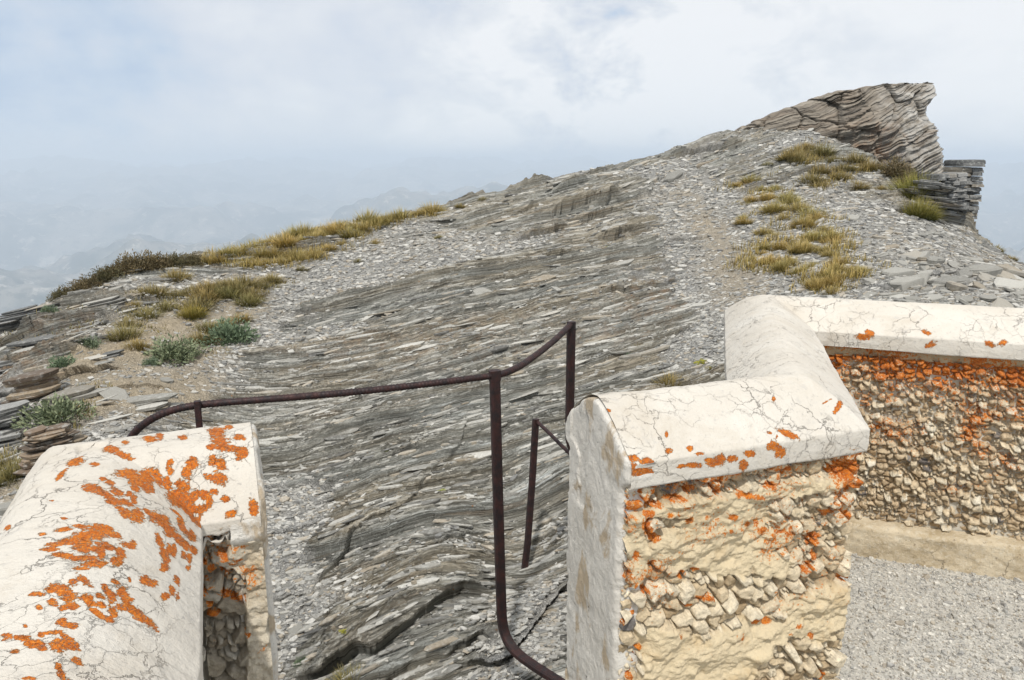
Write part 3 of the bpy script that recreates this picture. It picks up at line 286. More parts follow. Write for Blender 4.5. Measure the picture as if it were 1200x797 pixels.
LICH_F = [[0.2943, 1.7008, 0.8959, 0.013, 0.0048, -0.0021, 0.0004, 0.0002, -0.011], [0.3062, 1.7051, 0.8699, 0.0175, 0.0065, -0.003, 0.0004, 0.0002, -0.0111], [0.2917, 1.6998, 0.8525, 0.0109, 0.004, -0.0019, 0.0004, 0.0002, -0.0111], [0.313, 1.7077, 0.8088, 0.0177, 0.0065, -0.0032, 0.0008, 0.0003, -0.0203], [0.3414, 1.7182, 0.763, 0.0135, 0.005, -0.0026, 0.0006, 0.0002, -0.0137], [0.3231, 1.7114, 0.8293, 0.0177, 0.0066, -0.0031, 0.0004, 0.0001, -0.009], [0.3226, 1.7112, 0.7891, 0.0133, 0.0049, -0.0025, 0.0008, 0.0003, -0.0181], [0.3953, 1.7381, 0.8548, 0.0273, 0.0101, -0.0046, 0.0005, 0.0002, -0.009], [0.3382, 1.717, 0.8865, 0.0155, 0.0057, -0.0025, 0.0005, 0.0002, -0.0111], [0.4353, 1.7529, 0.8705, 0.0207, 0.0077, -0.0034, 0.0005, 0.0002, -0.0091], [0.5053, 1.7788, 0.8613, 0.0237, 0.0088, -0.0039, 0.0006, 0.0002, -0.0092], [0.5835, 1.8078, 0.8345, 0.0294, 0.0109, -0.0049, 0.0007, 0.0003, -0.0094], [0.6209, 1.8216, 0.8236, 0.0199, 0.0074, -0.0033, 0.0008, 0.0003, -0.0095], [0.6558, 1.8345, 0.8507, 0.0151, 0.0056, -0.0024, 0.0008, 0.0003, -0.0095], [0.7078, 1.8538, 0.8847, 0.0102, 0.0038, -0.0016, 0.0007, 0.0002, -0.0071], [0.697, 1.8498, 0.8934, 0.0127, 0.0047, -0.0019, 0.0009, 0.0003, -0.0095], [0.8392, 1.9024, 0.8647, 0.0135, 0.005, -0.0021, 0.0016, 0.0006, -0.0147], [0.8737, 1.9152, 0.8667, 0.0246, 0.0091, -0.0037, 0.0022, 0.0008, -0.0197], [0.9005, 1.9251, 0.8675, 0.0193, 0.0071, -0.0029, 0.002, 0.0008, -0.0173], [0.9084, 1.928, 0.8001, 0.0251, 0.0093, -0.0041, 0.0015, 0.0005, -0.0126], [0.8609, 1.9105, 0.8127, 0.0191, 0.0071, -0.0031, 0.0014, 0.0005, -0.0124], [0.817, 1.8942, 0.8247, 0.0161, 0.006, -0.0026, 0.001, 0.0004, -0.0098], [0.9349, 1.9378, 0.8082, 0.0112, 0.0042, -0.0018, 0.0024, 0.0009, -0.0202], [0.9354, 1.938, 0.7583, 0.0085, 0.0031, -0.0014, 0.0028, 0.001, -0.023], [0.8424, 1.9036, 0.7371, 0.0164, 0.0061, -0.0029, 0.0014, 0.0005, -0.0126], [0.9039, 1.9264, 0.7212, 0.0112, 0.0042, -0.002, 0.0021, 0.0008, -0.0179], [0.4278, 1.7502, 0.7993, 0.0139, 0.0051, -0.0025, 0.0008, 0.0003, -0.0138], [0.419, 1.7469, 0.835, 0.0184, 0.0068, -0.0032, 0.0005, 0.0002, -0.0091], [0.5511, 1.7958, 0.7818, 0.0146, 0.0054, -0.0026, 0.0007, 0.0002, -0.0095], [0.5586, 1.7986, 0.7781, 0.0098, 0.0036, -0.0018, 0.0007, 0.0003, -0.0095], [0.8089, 1.8912, 0.6736, 0.0218, 0.0081, -0.0042, 0.0013, 0.0005, -0.0127], [0.8023, 1.8888, 0.6599, 0.0136, 0.005, -0.0026, 0.0013, 0.0005, -0.0128], [0.7828, 1.8816, 0.5882, 0.0191, 0.0071, -0.004, 0.0013, 0.0005, -0.0129], [0.8014, 1.8884, 0.5894, 0.0137, 0.0051, -0.0028, 0.0013, 0.0005, -0.013], [0.8147, 1.8934, 0.6172, 0.011, 0.0041, -0.0022, 0.0016, 0.0006, -0.0155], [0.7879, 1.8834, 0.5643, 0.0137, 0.0051, -0.0029, 0.001, 0.0004, -0.0104], [0.9117, 1.9292, 0.5326, 0.0143, 0.0053, -0.0031, 0.0012, 0.0005, -0.0107], [0.8875, 1.9203, 0.4986, 0.02, 0.0074, -0.0044, 0.0012, 0.0004, -0.0108], [0.772, 1.8776, 0.423, 0.0166, 0.0061, -0.004, 0.001, 0.0004, -0.0107], [0.8139, 1.8931, 0.3837, 0.0113, 0.0042, -0.0028, 0.0016, 0.0006, -0.0164], [0.7468, 1.8682, 0.4056, 0.011, 0.0041, -0.0027, 0.0007, 0.0003, -0.0081], [0.2964, 1.7016, 0.7263, 0.0111, 0.0041, -0.0022, 0.0005, 0.0002, -0.0137], [0.295, 1.701, 0.6463, 0.0078, 0.0029, -0.0017, 0.0007, 0.0003, -0.0187], [0.325, 1.7121, 0.6234, 0.0113, 0.0042, -0.0025, 0.0004, 0.0001, -0.0094], [0.2955, 1.7012, 0.5738, 0.0068, 0.0025, -0.0016, 0.0004, 0.0001, -0.0095], [0.2908, 1.6995, 0.392, 0.0092, 0.0034, -0.0025, 0.0005, 0.0002, -0.0149], [0.2741, 1.6933, 0.5482, 0.009, 0.0033, -0.0022, 0.0003, 0.0001, -0.0095], [0.3106, 1.7068, 0.4722, 0.0115, 0.0043, -0.0029, 0.0004, 0.0001, -0.0098], [0.4813, 1.77, 0.5645, 0.0195, 0.0072, -0.0044, 0.0004, 0.0002, -0.0074], [0.5054, 1.7789, 0.5639, 0.0123, 0.0045, -0.0028, 0.0006, 0.0002, -0.0099], [0.4412, 1.7551, 0.5567, 0.0168, 0.0062, -0.0039, 0.0003, 0.0001, -0.0049], [0.4223, 1.7482, 0.6446, 0.0118, 0.0044, -0.0025, 0.0006, 0.0002, -0.012], [0.5884, 1.8096, 0.4345, 0.018, 0.0067, -0.0045, 0.0011, 0.0004, -0.0156], [0.4645, 1.7638, 0.6452, 0.0096, 0.0035, -0.002, 0.0004, 0.0002, -0.0072], [0.6421, 1.8295, 0.4647, 0.0131, 0.0048, -0.0031, 0.0008, 0.0003, -0.0104], [0.6763, 1.8422, 0.4564, 0.0159, 0.0059, -0.0038, 0.0009, 0.0003, -0.0105], [0.351, 1.7218, 0.8467, 0.0112, 0.0041, -0.0019, 0.0003, 0.0001, -0.0067], [0.3288, 1.7135, 0.8505, 0.0221, 0.0082, -0.0038, 0.0004, 0.0001, -0.0089], [0.3746, 1.7305, 0.8202, 0.0113, 0.0042, -0.002, 0.0003, 0.0001, -0.0068], [0.3051, 1.7048, 0.4372, 0.0069, 0.0026, -0.0018, 0.0006, 0.0002, -0.0148], [0.4144, 1.7452, 0.4826, 0.012, 0.0044, -0.003, 0.0004, 0.0001, -0.0075], [0.6049, 1.8157, 0.7461, 0.01, 0.0037, -0.0018, 0.0006, 0.0002, -0.0072], [0.6464, 1.8311, 0.724, 0.0153, 0.0057, -0.0029, 0.0006, 0.0002, -0.0073], [0.5491, 1.7951, 0.7422, 0.0073, 0.0027, -0.0014, 0.0005, 0.0002, -0.0072], [0.6983, 1.8503, 0.7094, 0.013, 0.0048, -0.0024, 0.0004, 0.0002, -0.005], [0.7329, 1.8631, 0.698, 0.0211, 0.0078, -0.004, 0.0005, 0.0002, -0.005], [0.8741, 1.9153, 0.2323, 0.0117, 0.0043, -0.0032, 0.0012, 0.0004, -0.0114], [0.6951, 1.8491, 0.5413, 0.0159, 0.0059, -0.0035, 0.0007, 0.0002, -0.0077]]
LICH_E = [[-0.5774, 1.4015, 0.8855, 0.0148, 0.0056, -0.0031, -0.0007, -0.0003, -0.0092], [-0.5633, 1.4069, 0.8731, 0.0089, 0.0034, -0.0019, -0.0005, -0.0002, -0.0074], [-0.5564, 1.4095, 0.9055, 0.0074, 0.0028, -0.0015, -0.0005, -0.0002, -0.0074], [-0.5442, 1.4142, 0.9068, 0.009, 0.0034, -0.0018, -0.0005, -0.0002, -0.0074], [-0.6016, 1.3923, 0.8624, 0.0073, 0.0028, -0.0016, -0.0009, -0.0003, -0.0111], [-0.6104, 1.389, 0.883, 0.0058, 0.0022, -0.0012, -0.0007, -0.0003, -0.0092], [-0.5795, 1.4007, 0.8577, 0.0074, 0.0028, -0.0016, -0.0006, -0.0002, -0.0074], [-0.5789, 1.401, 0.8042, 0.009, 0.0034, -0.0021, -0.0007, -0.0003, -0.0094], [-0.5601, 1.4081, 0.7903, 0.0121, 0.0046, -0.0028, -0.0005, -0.0002, -0.0076], [-0.5497, 1.4121, 0.784, 0.0061, 0.0023, -0.0014, -0.0004, -0.0002, -0.0057], [-0.6046, 1.3912, 0.7641, 0.0119, 0.0045, -0.0029, -0.0006, -0.0002, -0.0076], [-0.6286, 1.3821, 0.8024, 0.0058, 0.0022, -0.0014, -0.0012, -0.0005, -0.0149], [-0.6154, 1.3871, 0.8183, 0.0073, 0.0028, -0.0017, -0.0009, -0.0003, -0.0112], [-0.5315, 1.419, 0.6607, 0.0078, 0.003, -0.0021, -0.0008, -0.0003, -0.0119], [-0.5242, 1.4218, 0.6749, 0.0047, 0.0018, -0.0012, -0.0005, -0.0002, -0.0079], [-0.5468, 1.4132, 0.7146, 0.0062, 0.0023, -0.0015, -0.0008, -0.0003, -0.0117], [-0.6295, 1.3818, 0.7354, 0.0059, 0.0022, -0.0015, -0.0012, -0.0005, -0.0152], [-0.6088, 1.3896, 0.7882, 0.0059, 0.0022, -0.0014, -0.0009, -0.0003, -0.0113], [-0.5379, 1.4165, 0.6117, 0.0094, 0.0036, -0.0026, -0.0005, -0.0002, -0.008], [-0.5567, 1.4094, 0.8812, 0.0134, 0.0051, -0.0028, -0.0005, -0.0002, -0.0074]]
PLAST_F = [[0.532, 1.7887, 0.71, 0.132, 0.0488, -0.0594, -0.0199, -0.0074, -0.0924], [0.5892, 1.8099, 0.7585, 0.0993, 0.0367, -0.0181, 0.0045, 0.0017, -0.06], [0.4253, 1.7492, 0.7191, 0.0818, 0.0303, -0.0161, 0.0032, 0.0012, -0.0588], [0.6938, 1.8486, 0.703, 0.052, 0.0192, -0.0099, 0.0044, 0.0016, -0.0496], [0.4935, 1.7745, 0.3621, 0.1662, 0.0615, 0.0016, 0.0224, 0.0083, -0.075], [0.393, 1.7373, 0.4388, 0.0953, 0.0353, -0.0246, 0.003, 0.0011, -0.0625], [0.6148, 1.8194, 0.4202, 0.1427, 0.0528, 0.0169, 0.0215, 0.008, -0.0536], [0.8239, 1.8968, 0.4474, 0.1055, 0.0391, 0.0025, 0.0258, 0.0095, -0.0721], [0.892, 1.922, 0.458, 0.0632, 0.0234, -0.0145, 0.0066, 0.0024, -0.0598], [0.489, 1.7728, 0.8229, 0.186, 0.0688, -0.0066, 0.0048, 0.0018, -0.0235], [0.7334, 1.8633, 0.8286, 0.1766, 0.0653, 0.0002, 0.0054, 0.002, -0.0197], [0.3002, 1.7029, 0.7438, 0.0266, 0.0098, -0.0052, 0.0035, 0.0013, -0.0913], [0.6754, 1.8418, 0.6206, 0.0651, 0.0241, -0.0135, 0.003, 0.0011, -0.0353]]
PLAST_E = [[-0.5294, 1.4198, 0.74, 0.0216, 0.0082, -0.0053, -0.0156, -0.0059, -0.2331], [-0.5343, 1.4179, 0.8954, 0.0332, 0.0126, -0.0067, -0.0036, -0.0014, -0.0521], [-0.5215, 1.4228, 0.6174, 0.0221, 0.0084, -0.0061, -0.0078, -0.003, -0.1206]]
CHIPS_L = [(-0.575, 1.371, 0.915, 0.03, 0.018), (-0.548, 1.381, 0.922, 0.034, 0.018), (-0.52, 1.391, 0.912, 0.03, 0.018), (-0.59, 1.365, 0.925, 0.022, 0.018), (-0.535, 1.386, 0.905, 0.03, 0.018), (-0.861, 1.485, 1.08, 0.03, 0.008)]
RAIL = {'post1': [[-0.068, 2.9, 0.849], [-0.059, 2.9, 0.409], [-0.05, 2.9, 0.029], [-0.043, 2.9, -0.241], [-0.029, 2.88, -0.309], [0.011, 2.84, -0.346], [0.087, 2.76, -0.353], [0.176, 2.66, -0.346], [0.29, 2.52, -0.333]], 'post2': [[0.284, 3.6, 0.909], [0.284, 3.6, 0.291], [0.31199999999999994, 3.6, 0.25], [0.33199999999999996, 3.6, -0.75]], 'post0': [[-1.081, 2.521, 0.853], [-1.081, 2.521, -0.44700000000000006]], 'left': [[-0.065, 2.9, 0.838], [-0.29, 2.793, 0.838], [-0.501, 2.703, 0.838], [-0.703, 2.634, 0.838], [-0.898, 2.579, 0.838], [-1.066, 2.547, 0.834], [-1.132, 2.526, 0.83], [-1.187, 2.516, 0.818], [-1.233, 2.502, 0.798], [-1.304, 2.53, 0.748], [-1.369, 2.574, 0.678]], 'right': [[-0.065, 2.9, 0.838], [-0.027, 2.93, 0.837], [0.042, 3.05, 0.84], [0.13, 3.25, 0.852], [0.203, 3.42, 0.866], [0.282, 3.6, 0.896]], 'cap1': [[-0.068, 2.9, 0.859], [-0.067, 2.9, 0.817]], 'post3': [[0.132, 4.05, 0.266], [0.115, 4.03, -0.075], [0.088, 4.0, -0.479], [0.073, 4.0, -0.602], [0.069, 4.0, -0.9364996810337334]], 'low': [[0.137, 4.05, 0.251], [0.185, 3.95, 0.237], [0.235, 3.85, 0.215], [0.283, 3.75, 0.196], [0.416, 3.5, 0.152]]}
